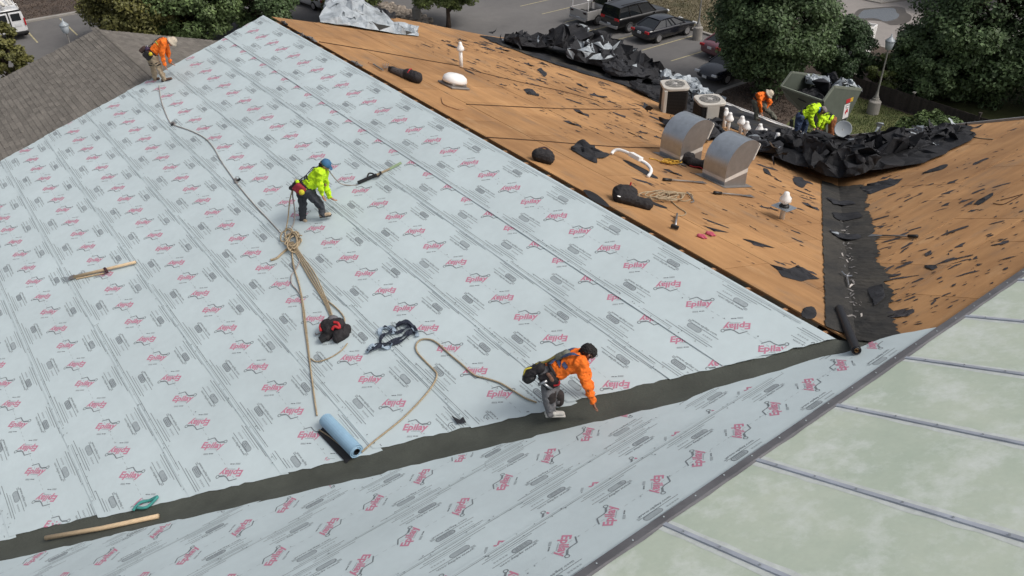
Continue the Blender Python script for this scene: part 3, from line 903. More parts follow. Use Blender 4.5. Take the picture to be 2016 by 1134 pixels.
tree((58.5, 27.0, GZ), 7, (0, 0, 3.2), (4.2, 3.6, 3.0), 120, 21000, 'mid', 'tree on the far side of the puddled road', 14, leaf=0.163, trunk_r=.2)
# ================================================================== VEHICLES
def paint(name, c, rough=.25, metal=.0):
    m = mat(name, c, rough, .05, 3, metal=metal, spec=.6)
    m.node_tree.nodes['Principled BSDF'].inputs['Coat Weight'].default_value = .6
    m.node_tree.nodes['Principled BSDF'].inputs['Coat Roughness'].default_value = .08
    return m
MT['taillight'] = mat('tail_light', (.45, .015, .02), .2, .1, 10)
MT['headlight'] = mat('head_light', (.7, .72, .74), .1, .1, 10)
MT['plate'] = mat('number_plate', (.62, .64, .66), .5, .2, 60)
MT['rim'] = mat('alloy_rim', (.48, .48, .50), .3, .1, 8, metal=.8)
def wheel(e, x, y, r, w):
    mb = MB(); R = Matrix.Rotation(PI / 2, 3, 'X')
    mb.lathe([(r * .62, -w / 2), (r * .9, -w / 2), (r, -w / 2 + .03), (r, w / 2 - .03), (r * .9, w / 2), (r * .62, w / 2)], 20, (x, y, r), R=R)
    t = mb.build('wheel', [MT['rubber']], e, smooth=True)
    mb = MB()
    s = 1 if y > 0 else -1
    mb.lathe([(.02, 0), (r * .62, 0), (r * .64, .02), (r * .60, .03)], 20, (x, y + s * (w / 2 - .045), r), R=Matrix.Rotation(-s * PI / 2, 3, 'X'), mi=1)
    for k in range(5):
        a = 2 * PI * k / 5
        c = Vector((x, y + s * (w / 2 - .01), r)); d = Vector((math.cos(a), 0, math.sin(a)))
        mb.bar(c + d * .03, c + d * r * .6, .05, .06, up=(0, 1, 0), mi=0)
    mb.lathe([(r * .60, -.01), (r * .66, -.01), (r * .66, .012), (r * .60, .012)], 20, (x, y + s * w / 2, r), R=R, mi=0)
    mb.build('rim', [MT['rim'], MT['black']], t)
def bodyshell(e, st, m, name='body'):
    """stations (x, half width, bottom, top, crown)"""
    mb = MB(); secs = []
    for x, w, z0, z1, cr in st:
        half = [(w * .86, z0), (w * .98, z0 + (z1 - z0) * .18), (w, z0 + (z1 - z0) * .52), (w * .985, z1 - .10), (w * .93, z1 - .02), (w * .6, z1 + cr * .7)]
        secs.append([(x, -a, b) for a, b in half] + [(x, 0, z1 + cr)] + [(x, a, b) for a, b in half[::-1]] + [(x, 0, z0)])
    mb.loft(secs)
    o = mb.build(name, [m], e, smooth=True)
    s = o.modifiers.new('sub', 'SUBSURF'); s.levels = 1; s.render_levels = 1
    return o
def greenhouse(e, pm, xr0, xr1, xf1, xf0, zb, zt, wb, wt, splits):
    """glass body with painted roof and pillars; xr0/xf0 base ends, xr1/xf1 roof ends"""
    g = MB()
    g.loft([[(xr0, -wb * .92, zb), (xr0, wb * .92, zb), (xf0, wb * .92, zb), (xf0, -wb * .92, zb)], [(xr1, -wt, zt), (xr1, wt, zt), (xf1, wt, zt), (xf1, -wt, zt)]])
    g.build('window', [MT['glass']], e, bevel=.03)
    r = MB(); n = 8; rows = []
    for i in range(n + 1):
        x = xr1 - .06 + (xf1 - xr1 + .12) * i / n; cz = .05 * math.sin(PI * i / n)
        rows.append([(x, y, zt + .012 + cz + .035 * (1 - (y / wt) ** 2)) for y in np.linspace(-wt - .02, wt + .02, 7)])
    v, f = grid_mesh(rows); r.add(v, [q[::-1] for q in f])
    r.build('roof', [pm], e, smooth=True)
    for s in (-1, 1):
        p = MB()
        p.bar((xr0, s * wb * .93, zb), (xr1, s * (wt + .005), zt), .10, .07, up=(0, 1, 0)); p.bar((xf0, s * wb * .93, zb), (xf1, s * (wt + .005), zt), .06, .06, up=(0, 1, 0))
        p.bar((xr1, s * (wt + .005), zt), (xf1, s * (wt + .005), zt), .06, .05)
        for t in splits:
            a = Vector((xr0 + (xf0 - xr0) * t, s * wb * .93, zb)); b = Vector((xr1 + (xf1 - xr1) * t, s * (wt + .008), zt)); p.bar(a, b, .07, .04, up=(0, 1, 0))
        p.build('pillar_frame', [pm], e)
def extras(e, L_, W_, zt_r, zl, m, rear='red', plate_z=.8, front_z=.68):
    x = -L_ / 2
    for s in (-1, 1):
        mb = MB(); mb.box((x + .05, s * W_ * .36, zl), (.10, W_ * .2, .16)); mb.build('tail_light', [MT['taillight']], e, bevel=.02)
        mb = MB(); mb.box((-x - .10, s * W_ * .36, front_z), (.14, W_ * .2, .12)); mb.build('head_light', [MT['headlight']], e, bevel=.02)
        mb = MB(); mb.ball((.9, s * (W_ / 2 + .08), 1.05), .1, 8, sc=(.6, 1, .7)); mb.build('mirror', [m], e, smooth=True)
    mb = MB(); mb.box((x - .012, 0, plate_z), (.02, .34, .16)); mb.build('number_plate', [MT['plate']], e)
    mb = MB(); mb.box((-x + .012, 0, .5), (.02, .34, .15)); mb.build('number_plate', [MT['plate']], e)
def car(name, label, cat, x, y, rz, kind, pm, group='cars parked in the lot'):
    e = thing(name, Matrix.Translation((x, y, GZ + .004)) @ Matrix.Rotation(rz, 4, 'Z'), label, cat, group)
    if kind == 'sedan':
        bodyshell(e, [(-2.46, .62, .45, .72, 0), (-2.42, .80, .32, .93, .02), (-2.2, .90, .25, 1.00, .03), (-1.5, .93, .21, 1.01, .03), (0, .93, .20, .98, .02), (1.1, .93, .21, .97, .03), (1.7, .91, .24, .90, .05), (2.2, .84, .28, .78, .04), (2.44, .66, .38, .62, 0)], pm)
        greenhouse(e, pm, -2.0, -1.05, .25, 1.2, .95, 1.41, .90, .58, (.42, .70))
        for wx in (-1.42, 1.38):
            for s in (-1, 1): wheel(e, wx, s * .83, .34, .23)
        extras(e, 4.9, 1.86, 1.4, .84, pm, plate_z=.76)
    elif kind == 'suv':
        bodyshell(e, [(-2.56, .80, .50, 1.05, 0), (-2.52, .96, .42, 1.16, 0), (-2.2, 1.0, .38, 1.19, 0), (-1.0, 1.01, .36, 1.18, 0), (1.1, 1.01, .36, 1.16, .02), (1.4, 1.0, .38, 1.14, .05), (2.2, .98, .42, 1.06, .06), (2.5, .90, .46, .95, .02), (2.58, .74, .52, .80, 0)], pm)
        greenhouse(e, pm, -2.50, -2.30, .35, 1.15, 1.12, 1.84, 1.0, .80, (.30, .62))
        for wx in (-1.48, 1.5):
            for s in (-1, 1): wheel(e, wx, s * .90, .39, .27)
        for s in (-1, 1):
            mb = MB(); mb.bar((-2.1, s * .68, 1.96), (.2, s * .68, 1.96), .04, .04); mb.build('roof_rail', [MT['black']], e)
        mb = MB(); mb.box((-2.62, 0, .55), (.16, 1.8, .20)); mb.build('bumper', [MT['metal']], e, bevel=.03)
        extras(e, 5.16, 2.0, 1.9, 1.05, pm, plate_z=.66, front_z=.85)
    elif kind == 'pickup':
        bodyshell(e, [(.2 - 1.0, .98, .45, 1.18, 0), (-.3, 1.0, .42, 1.18, 0), (1.2, 1.0, .42, 1.16, .02), (1.5, 1.0, .42, 1.14, .05), (2.5, .97, .45, 1.08, .06), (2.85, .88, .5, .95, 0), (2.92, .7, .55, .8, 0)], pm)
        mb = MB()
        for s in (-1, 1): mb.box((-1.85, s * .95, .84), (2.15, .08, .64))
        mb.box((-2.90, 0, .84), (.08, 1.9, .64)); mb.box((-1.85, 0, .62), (2.1, 1.86, .08), mi=1)
        mb.build('bed', [pm, MT['black']], e, bevel=.03)
        greenhouse(e, pm, -.75, -.55, .75, 1.35, 1.12, 1.86, .98, .76, (.5,))
        for wx in (-1.85, 1.85):
            for s in (-1, 1): wheel(e, wx, s * .88, .40, .28)
        for s in (-1, 1):
            mb = MB(); mb.tube([(-2.75, s * .85, 1.16), (-2.75, s * .85, 1.95)], .025, 6); mb.tube([(-.85, s * .85, 1.16), (-.85, s * .85, 1.95)], .025, 6); mb.tube([(-2.9, s * .85, 1.95), (.6, s * .85, 1.98)], .025, 6)
            mb.build('ladder_rack', [MT['white']], e)
        mb = MB()
        for xx in (-2.75, -.85): mb.tube([(xx, -.85, 1.95), (xx, .85, 1.95)], .025, 6)
        mb.build('ladder_rack', [MT['white']], e)
        mb = MB(); mb.box((-3.0, 0, .52), (.14, 1.8, .18)); mb.build('bumper', [MT['metal']], e, bevel=.03)
        extras(e, 5.88, 1.98, 1.9, 1.0, pm, plate_z=.58, front_z=.85)
    elif kind == 'van':
        st = []
        for xx, w, z0, zt in [(-2.85, .92, .5, 2.0), (-2.8, .98, .42, 2.08), (-1, 1.0, .4, 2.12), (1.2, 1.0, .4, 2.10), (1.6, .98, .4, 1.6), (2.2, .95, .42, 1.25), (2.75, .85, .48, 1.0)]:
            st.append((xx, w, z0, zt, .03))
        mb = MB(); secs = []
        for xx, w, z0, zt, cr in st:
            half = [(w * .9, z0), (w, z0 + .2), (w, z0 + (zt - z0) * .5), (w * .93, zt - .25), (w * .84, zt - .06), (w * .6, zt)]
            secs.append([(xx, -a, b) for a, b in half] + [(xx, 0, zt + cr)] + [(xx, a, b) for a, b in half[::-1]] + [(xx, 0, z0)])
        mb.loft(secs); mb.build('body', [pm], e, smooth=False, bevel=.05)
        for s in (-1, 1):
            mb = MB(); mb.box((-2.87, s * .44, 1.22), (.05, .80, 1.35)); dr = mb.build('rear_door', [pm], e, bevel=.04)
            mb = MB(); mb.box((-2.90, s * .44, 1.58), (.03, .60, .50)); mb.build('window', [MT['glass']], dr, bevel=.03)
            mb = MB(); mb.box((-2.88, s * .93, 1.2), (.08, .09, .5)); mb.build('tail_light', [MT['taillight']], e)
        mb = MB(); mb.box((-2.91, -.44, 1.05), (.02, .42, .20)); mb.build('number_plate', [MT['plate']], e)
        mb = MB(); mb.box((-2.95, 0, .5), (.18, 1.9, .18)); mb.build('bumper', [MT['black']], e, bevel=.03)
        mb = MB(); mb.box((-2.86, 0, 1.25), (.04, .07, 1.5)); mb.box((-2.84, 0, 2.0), (.06, 1.7, .10)); mb.build('door_seal', [MT['black']], e)
        for wx in (-1.7, 1.75):
            for s in (-1, 1): wheel(e, wx, s * .88, .37, .25)
        mb = MB()
        for xx in (-2.4, -.9, .6):
            mb.tube([(xx, -.85, 2.05), (xx, -.80, 2.35), (xx, .80, 2.35), (xx, .85, 2.05)], .03, 6)
        mb.build('roof_rack', [MT['white']], e)
        mb = MB()
        for k, yy in enumerate((-.55, -.35)): mb.tube([(-2.7, yy, 2.42), (1.0, yy, 2.42)], .03, 6)
        for k in range(12): mb.tube([(-2.6 + .3 * k, -.55, 2.42), (-2.6 + .3 * k, -.35, 2.42)], .02, 5)
        mb.tube([(-2.9, .05, 2.48), (1.2, .05, 2.48)], .12, 10); mb.tube([(-2.8, .45, 2.46), (.9, .45, 2.46)], .10, 10)
        mb.build('roof_load', [MT['offwhite']], e, smooth=True)
    return e
car('parked_car', 'black saloon with chrome window line parked in the near stall', 'car', 34.72, 35.98, 0, 'sedan', paint('black_blue_paint', (.008, .009, .014), .2))
car('parked_car', 'large black sport utility vehicle between the saloon and the pickup', 'car', 34.8, 38.98, 0, 'suv', paint('black_paint', (.008, .008, .009), .3))
car('pickup_truck', 'silver grey pickup truck with a ladder rack over its bed', 'truck', 34.6, 41.65, 0, 'pickup', paint('silver_paint', (.34, .335, .33), .35, .1))
car('parked_car', 'dark red saloon half hidden behind the large tree', 'car', 35.95, 30.75, 0, 'sedan', paint('maroon_paint', (.13, .045, .06), .3))
car('parked_car', 'dark blue car with its nose showing under the large tree', 'car', 32.3, 27.85, PI, 'sedan', paint('navy_paint', (.010, .012, .022), .25))
car('parked_car', 'white car under the bright green tree beyond the roof corner', 'car', 18.9, 59.0, PI / 2 + .15, 'sedan', paint('white_car_paint', (.62, .63, .65), .3))
car('cargo_van', 'white cargo van with pipes and ladders on its roof at the top left', 'van', -1.75, 67.0, PI / 2, 'van', paint('van_paint', (.72, .73, .74), .35), group=None)

# ================================================================== LAMP POSTS
MT['lamp'] = mat('lantern_glass', (.42, .47, .51), .2, .05, 5, spec=.7)
def lamp(x, y, label):
    e = thing('lamp_post', (x, y, GZ), label, 'lamp post', 'lamp posts on concrete bases')
    mb = MB(); mb.lathe([(.33, 0), (.33, .02), (.33, .84), (.30, .88), (.22, .92), (.19, .98), (.19, 1.04), (.13, 1.08)], 20); mb.build('concrete_base', [MT['concrete']], e, smooth=False, bevel=.01)
    mb = MB(); mb.lathe([(.14, 1.05), (.15, 1.12), (.10, 1.20), (.075, 1.35), (.05, 1.5), (.038, 3.7), (.05, 3.74)], 12); mb.build('pole', [mat('grey_pole', (.24, .235, .22), .7, .1, 4)], e, smooth=True)
    mb = MB(); mb.lathe([(.07, 3.72), (.17, 3.80), (.24, 4.15), (.22, 4.22)], 10); mb.build('lantern', [MT['lamp']], e, smooth=True)
    mb = MB(); mb.lathe([(.27, 4.20), (.25, 4.25), (.12, 4.38), (.05, 4.45), (.02, 4.6), (.004, 4.62)], 10); mb.build('lantern_cap', [mat('pale_lamp_metal', (.30, .34, .37), .4, .1, 5)], e, smooth=True)
lamp(35.99, 34.0, 'lamp post on a pale concrete base by the nose of the black saloon')
lamp(33.55, 18.7, 'lamp post behind the fence, its concrete base on the lawn beside the lift')
lamp(23.2, 50.3, 'lamp post rising out of the pale stones')
pl = onG(125, 47, GZ + 4.3); lamp(pl[0], pl[1], 'lamp post with its lantern above the shingled ridge, near the van')

# ================================================================== FENCE, ENCLOSURE
MT['fencewood'] = mat('dark_fence', (.048, .040, .037), .85, .3, 3, .3, 30, stretch=(1, 1, 6), rnd=.25)
FX = 35.2
e = thing('fence', (FX, 14, GZ), 'dark brown board fence in front of the trees at the right', 'fence')
y = 21.2; pk = 0
while y > 6:
    mb = W(e); mb.box((FX, y, GZ + .66), (.12, .12, 1.32)); pst = mb.build('post', [MT['fencewood']], e, bevel=.01)
    mb = W(e); mb.box((FX, y, GZ + 1.34), (.15, .15, .05)); mb.build('post_cap', [MT['offwhite'] if pk < 2 else MT['fencewood']], pst)
    pk += 1
    yy = y - .10
    while yy > y - 3.6:
        mb = W(e); mb.box((FX, yy, GZ + .60 + random.uniform(-.008, .008)), (.025, .135, 1.12)); mb.build('board', [MT['fencewood']], e)
        yy -= .145
    for zz in (.3, 1.0):
        mb = W(e); mb.box((FX + .04, y - 1.85, GZ + zz), (.05, 3.55, .09)); mb.build('rail', [MT['fencewood']], e)
    y -= 3.72
# white enclosure behind the bush
c = onG(1668, 112)
e = thing('utility_enclosure', Matrix.Translation((41.3, 25.5, GZ + .1)) @ Matrix.Rotation(.25, 4, 'Z'), 'white box enclosure with an open top behind the evergreen bush', 'enclosure')
for dx, dy, sx, sy in ((0, -1.0, 2.6, .08), (0, 1.0, 2.6, .08), (-1.3, 0, .08, 2.0), (1.3, 0, .08, 2.0)):
    mb = MB(); mb.box((dx, dy, .9), (sx, sy, 1.8)); mb.build('side_panel', [MT['white']], e, bevel=.01)
mb = MB(); mb.box((0, 0, 1.62), (2.5, 1.9, .05)); mb.build('lid', [MT['offwhite']], e)
# ================================================================== SOFT SHAPES
def capsule(a, b, ra, rb, n=12, m=5):
    a, b = Vector(a), Vector(b); d = b - a
    ln = d.length
    z = d.normalized() if ln > 1e-6 else Vector((0, 0, 1)); x = z.orthogonal().normalized(); y = z.cross(x)
    V, F = [], []
    rings = [(a, -math.cos(PI / 2 * i / m) * ra, max(1e-4, math.sin(PI / 2 * i / m)) * ra) for i in range(m + 1)] + \
            [(b, math.sin(PI / 2 * i / m) * rb, max(1e-4, math.cos(PI / 2 * i / m)) * rb) for i in range(m + 1)]
    for c, off, r in rings:
        V += [c + z * off + (x * math.cos(2 * PI * k / n) + y * math.sin(2 * PI * k / n)) * r for k in range(n)]
    for i in range(len(rings) - 1):
        for k in range(n):
            k2 = (k + 1) % n; F.append((i * n + k, i * n + k2, (i + 1) * n + k2, (i + 1) * n + k))
    F.append(tuple(range(n - 1, -1, -1))); F.append(tuple((len(rings) - 1) * n + k for k in range(n)))
    return V, F

def blob(name, caps, voxel, mats, parent, wrinkle=0.0, wscale=9.0, smooth_it=3, seed=0, M=None, flat=None):
    """capsules (a, b, ra, rb) fused into one continuous surface"""
    mb = MB(M)
    for c in caps: mb.add(*capsule(*c))
    me = mb.mesh('tmp'); ob = bpy.data.objects.new('tmp', me); COL.objects.link(ob)
    r = ob.modifiers.new('r', 'REMESH'); r.mode = 'VOXEL'; r.voxel_size = voxel
    if smooth_it:
        s = ob.modifiers.new('s', 'SMOOTH'); s.iterations = smooth_it; s.factor = .5
    dg = bpy.context.evaluated_depsgraph_get()
    out = bpy.data.meshes.new_from_object(ob.evaluated_get(dg))
    bpy.data.objects.remove(ob); bpy.data.meshes.remove(me)
    if wrinkle:
        n = len(out.vertices); co = np.empty(n * 3); no = np.empty(n * 3)
        out.vertices.foreach_get('co', co); out.vertices.foreach_get('normal', no)
        co = co.reshape(-1, 3); no = no.reshape(-1, 3)
        dv = np.array([abs(noise.noise(Vector(p) * wscale + Vector((seed, 0, 0)))) + .5 * abs(noise.noise(Vector((p[0], p[1], p[2] * 1.6)) * wscale * 2.3)) for p in co])
        co = co + no * ((.35 - dv) * wrinkle)[:, None]
        out.vertices.foreach_set('co', co.ravel()); out.update()
    out.name = name
    return link_mesh(name, out, mats, parent, smooth=True)

def spline(pts, k=6):
    pts = [Vector(p) for p in pts]; P_ = [pts[0]] + pts + [pts[-1]]; out = []
    for i in range(1, len(P_) - 2):
        p0, p1, p2, p3 = P_[i - 1:i + 3]
        for j in range(k):
            t = j / k
            out.append(.5 * ((2 * p1) + (p2 - p0) * t + (2 * p0 - 5 * p1 + 4 * p2 - p3) * t * t + (3 * p1 - p0 - 3 * p2 + p3) * t ** 3))
    out.append(pts[-1]); return out

def rope(name, pts, r, m, label, cat='rope', group=None, k=6, n=6):
    mb = MB(); mb.tube(spline(pts, k), r, n)
    o = mb.build(name, [m], smooth=True)
    return tag(o, label, cat, group)

def surfBC(x, y, h=0.0): return Vector((x, y, max(-PA * x, -PC * y) + h))

# ================================================================== TORN FELT
def crumple(name, outline, at, H, npts, amp, seed, mats, weights, sub=.35, edge=.02, jag=.10):
    """a torn sheet with sharp folds: random points, triangulated, lifted off the roof"""
    rnd = random.Random(seed)
    out = []
    for i in range(len(outline)):
        p, q = Vector(outline[i]), Vector(outline[(i + 1) % len(outline)])
        k = max(1, int((q - p).length / sub))
        for j in range(k):
            t = j / k; w = p.lerp(q, t); out.append((w.x + rnd.uniform(-jag, jag), w.y + rnd.uniform(-jag, jag)))
    n0 = len(out)
    xs_, ys_ = [p[0] for p in out], [p[1] for p in out]
    pts = list(out); tries = 0
    def inside(x, y):
        c = False; j = n0 - 1
        for i in range(n0):
            if (out[i][1] > y) != (out[j][1] > y) and x < (out[j][0] - out[i][0]) * (y - out[i][1]) / (out[j][1] - out[i][1]) + out[i][0]: c = not c
            j = i
        return c
    npts = int(npts * 2.0)
    while len(pts) < n0 + npts and tries < npts * 20:
        tries += 1
        x, y = rnd.uniform(min(xs_), max(xs_)), rnd.uniform(min(ys_), max(ys_))
        if inside(x, y): pts.append((x, y))
    res = geometry.delaunay_2d_cdt([Vector(p) for p in pts], [], [list(range(n0))], 1, 1e-4)
    vs_, fs = res[0], res[2]
    V = []
    for v, orig in zip(vs_, res[3]):
        b = bool(orig) and orig[0] < n0
        f = 1.0 if not b else .15
        h = H(v.x, v.y) * (1 if not b else .8) + amp * f * (rnd.random() ** 1.6) + .35 * amp * f * max(0, noise.noise(Vector((v.x * 2.2, v.y * 2.2, seed)))) + edge
        j = .5 * amp * f
        V.append(at(v.x + rnd.uniform(-j, j), v.y + rnd.uniform(-j, j), h))
    mb = MB()
    for f in fs:
        c = sum((V[i] for i in f), Vector()) / len(f)
        s = noise.noise(c * 1.3 + Vector((seed * 1.7, 0, 0))) * .5 + .5 + rnd.uniform(-.12, .12)
        mi = 0; acc = 0
        for k_, w in enumerate(weights):
            acc += w
            if s < acc: mi = k_; break
        else: mi = len(weights) - 1
        mb.add([V[i] for i in f], [tuple(range(len(f)))], mi)
    bmw = bmesh.new(); me = mb.mesh(name); bmw.from_mesh(me)
    bmesh.ops.remove_doubles(bmw, verts=bmw.verts, dist=1e-5); bmesh.ops.recalc_face_normals(bmw, faces=bmw.faces)
    bmw.to_mesh(me); bmw.free()
    o = link_mesh(name, me, mats)
    s = o.modifiers.new('s', 'SUBSURF'); s.subdivision_type = 'CATMULL_CLARK' if seed % 3 else 'SIMPLE'; s.levels = s.render_levels = 1
    tx = bpy.data.textures.new('crease', 'CLOUDS'); tx.noise_scale = .16; tx.noise_depth = 4
    dm = o.modifiers.new('d', 'DISPLACE'); dm.texture = tx; dm.strength = min(.12, amp * .38); dm.mid_level = .5; dm.texture_coords = 'GLOBAL'
    return o
def disc(cx, cy, rx, ry, n=9, seed=0, rot=0):
    rnd = random.Random(seed); o = []
    for k in range(n):
        a = 2 * PI * k / n; q = rnd.uniform(.65, 1.2); x, y = rx * q * math.cos(a), ry * q * math.sin(a)
        o.append((cx + x * math.cos(rot) - y * math.sin(rot), cy + x * math.sin(rot) + y * math.cos(rot)))
    return o
FM = [MT['felt'], MT['greyfelt']]
# -- the dark band of old felt along the far eave
o = crumple('old_felt', [(8.1, 20.3), (8.0, 19.2), (8.35, 17.3), (8.9, 15.7), (9.7, 14.5), (9.2, 12.4), (9.6, 10.9), (9.9, 9.9), (10.0, 9.0), (10.6, 8.3), (12.7, 8.8), (12.95, 10), (12.95, 20.2)], roofB, lambda x, y: .0, 420, .07, 1, [MT['felt'], MT['feltold']], (.62, .38))
tag(o, 'band of old black felt lying along the far eave', 'felt')
heapA = lambda x, y: .55 * math.exp(-(((x - 10.6) / 1.5) ** 2 + ((y - 17.6) / 1.7) ** 2)) + .25 * math.exp(-(((x - 11) / 1.6) ** 2 + ((y - 14.2) / 1.2) ** 2))
spec = [
    ('black felt torn off in a smooth sweep at the far corner of the roof', disc(9.6, 18.9, 1.5, 1.1, 9, 1), .10, .28, (1.0,), 70),
    ('crumpled black felt at the crest of the far heap', disc(10.9, 17.9, 1.5, 1.5, 9, 2), .12, .75, (.66, .34), 90),
    ('creased black and grey sheet on the near flank of the far heap', disc(10.3, 16.4, 1.3, 1.1, 9, 3), .08, .55, (.58, .42), 80),
    ('bundle of black sheeting hanging over the far eave', disc(12.0, 17.2, 1.0, 1.6, 9, 4), .10, .60, (.72, .28), 70),
    ('folded felt strip between the far heap and the pale sheet', disc(11.0, 15.2, 1.3, .9, 9, 5), .05, .38, (.75, .25), 60),
    ('pale grey sheet crumpled along the gutter', disc(11.9, 14.0, .8, 1.3, 9, 6), .10, .40, (.25, .75), 70),
    ('grey blue sheet drooping beside the tall condenser', disc(11.6, 12.6, .7, .8, 9, 7), .05, .32, (.30, .70), 50),
    ('flat black felt strip beside the tall condenser', disc(9.9, 13.2, .9, 1.0, 9, 8), .02, .16, (1.0,), 50),
    ('loose black felt heaped against the left metal hood', disc(7.4, 9.4, 1.1, .9, 9, 9), .10, .45, (.93, .07), 80),
]
for i, (lb, ol, b, amp, wt, n) in enumerate(spec):
    if i < 8: o = crumple('torn_felt', ol, roofB, lambda x, y, b=b: heapA(x, y) + b, n, amp, 30 + i, FM, wt)
    else: o = crumple('torn_felt', ol, roofB, lambda x, y: .03, n, amp, 30 + i, FM, wt)
    tag(o, lb, 'felt', 'torn felt heaps')
# -- the big heap across the far valley
heapV = lambda x, y: .50 * math.exp(-(((x - 9.0) / 1.1) ** 2 + ((y - 6.2) / 1.3) ** 2)) + .25 * math.exp(-(((x - 11.3) / 1.8) ** 2 + ((y - 6.3) / 1.4) ** 2)) + .2 * math.exp(-(((x - 9.8) / 1.1) ** 2 + ((y - 8.3) / .9) ** 2))
specV = [
    ('dark felt spread beneath the valley heap up to the right-hand rake', [(8.3, 8.3), (7.9, 6.9), (8.2, 5.8), (9.1, 4.9), (10.0, 4.4), (11.6, 4.3), (13.0, 4.7), (14.2, 5.5), (14.2, 8.4), (12.6, 9.2), (10.2, 9.4)], .0, .10, (.97, .03), 260),
    ('large black sheet folded over the front of the valley heap', disc(8.7, 5.9, .9, 1.0, 10, 21), .12, .55, (1.0,), 60),
    ('buckled black felt in the middle of the valley heap', disc(9.5, 7.0, 1.2, 1.0, 10, 22), .10, .55, (.88, .12), 80),
    ('crumpled felt with pale edges on the right of the valley heap', disc(10.5, 5.9, 1.2, .9, 10, 23), .06, .50, (.84, .16), 80),
    ('layered black scraps reaching towards the right-hand rake', disc(12.0, 5.7, 1.5, .9, 10, 24), .02, .30, (.93, .07), 80),
    ('shredded felt on the left of the valley heap, under the white caps', disc(8.5, 7.9, .9, .7, 10, 25), .04, .36, (.85, .15), 60),
    ('torn felt around the feet of the worker in blue jeans', disc(11.2, 8.6, 1.3, .7, 10, 26), .04, .32, (.78, .22), 70),
]
for i, (lb, ol, b, amp, wt, n) in enumerate(specV):
    o = crumple('torn_felt', ol, surfBC, lambda x, y, b=b: heapV(x, y) + b, n, amp, 60 + i, FM, wt)
    tag(o, lb, 'felt', 'torn felt heaps')
# -- ragged shreds sticking out of the heaps
def shreds(n, regions, at, H, seed, label):
    rnd = random.Random(seed); mb = MB()
    for _ in range(n):
        cx, cy, rx, ry = rnd.choice(regions); x, y = rnd.gauss(cx, rx * .5), rnd.gauss(cy, ry * .5)
        p = at(x, y, H(x, y) + rnd.uniform(.05, .30)); ln = rnd.uniform(.12, .55)
        F = frame(p, Vector((rnd.gauss(0, 1), rnd.gauss(0, 1), rnd.gauss(0, .5))), Vector((rnd.gauss(0, .7), rnd.gauss(0, .7), 1)))
        w = ln * rnd.uniform(.15, .6); k = 7; bend = rnd.uniform(-.35, .35); pts = []
        for j in range(k):
            t = j / (k - 1) - .5; jw = w * (.5 + .5 * math.cos(t * 2.2)) * rnd.uniform(.4, 1.1)
            pts.append([F @ Vector((ln * t, -jw / 2, bend * ln * t * t * 4)), F @ Vector((ln * t, jw / 2, bend * ln * t * t * 4 + rnd.uniform(-.03, .03)))])
        v, f = grid_mesh(pts); mb.add(v, f, 1 if rnd.random() < .14 else 0)
    o = mb.build('felt_shreds', FM); tag(o, label, 'felt shreds', kind='stuff')
shreds(150, [(10.5, 17.6, 1.6, 1.8), (11.2, 14.6, 1.4, 1.6), (9.4, 19.0, 1.2, 1.0), (10.4, 12.6, 1.0, 1.2)], roofB, heapA, 701, 'ragged felt shreds sticking out of the far heap')
shreds(190, [(8.8, 6.1, 1.1, 1.1), (10.6, 6.2, 1.6, 1.1), (12.4, 5.8, 1.4, .8), (9.2, 7.9, 1.4, .8), (11.4, 8.4, 1.6, .6)], surfBC, heapV, 702, 'ragged felt shreds sticking out of the valley heap')
shreds(24, [(7.3, 9.3, .9, .7)], roofB, lambda x, y: .1, 703, 'ragged felt shreds beside the left metal hood')
# -- crumpled printed underlayment at the far end of the ridge
hp = lambda x, y: .75 * math.exp(-(((x - 3.0) / 1.3) ** 2 + ((y - 20.4) / .95) ** 2))
o = crumple('crumpled_underlay', [(1.5, 19.1), (2.5, 18.9), (3.8, 18.75), (4.6, 18.7), (5.0, 19.3), (4.4, 20.4), (3.9, 21.2), (3.0, 21.2), (2.4, 20.5)], roofB, lambda x, y: hp(x, y) * .8, 90, .20, 93, [MT['greyfelt'], MT['feltold']], (.74, .26))
tag(o, 'crumpled pale underlay left at the far end of the ridge', 'underlay')
o = crumple('torn_felt', disc(4.7, 21.3, .7, .6, 8, 92), roofB, lambda x, y: .1, 30, .35, 92, FM, (1.0,))
tag(o, 'black felt lump behind the crumpled pale underlay', 'felt')

# -- scraps stuck to the plywood
def scrap_mesh(ln, wd, seed, curl):
    rnd = random.Random(seed); n = 11; pts = []
    for k in range(n):
        a = 2 * PI * k / n + rnd.uniform(-.15, .15); q = rnd.uniform(.45, 1.25)
        pts.append(Vector((ln / 2 * q * math.cos(a), wd / 2 * q * math.sin(a), .006 + curl * max(0, rnd.gauss(0, .6)))))
    mb = MB(); c = Vector((0, 0, .008 + curl * .2))
    mb.add([c] + pts, [(0, 1 + k, 1 + (k + 1) % n) for k in range(n)])
    return mb.mesh('scrap')
SCR = [scrap_mesh(1.0, w, s, c) for s, (w, c) in enumerate([(.30, .03), (.22, .05), (.45, .03), (.16, .02), (.55, .06), (.12, .03), (.35, .08), (.26, .0)])]
for me in SCR: me.materials.append(MT['scrap'])
SHAPE = ('leaf-shaped', 'slim', 'broad', 'thin', 'wide curled', 'needle-like', 'curled', 'flat')
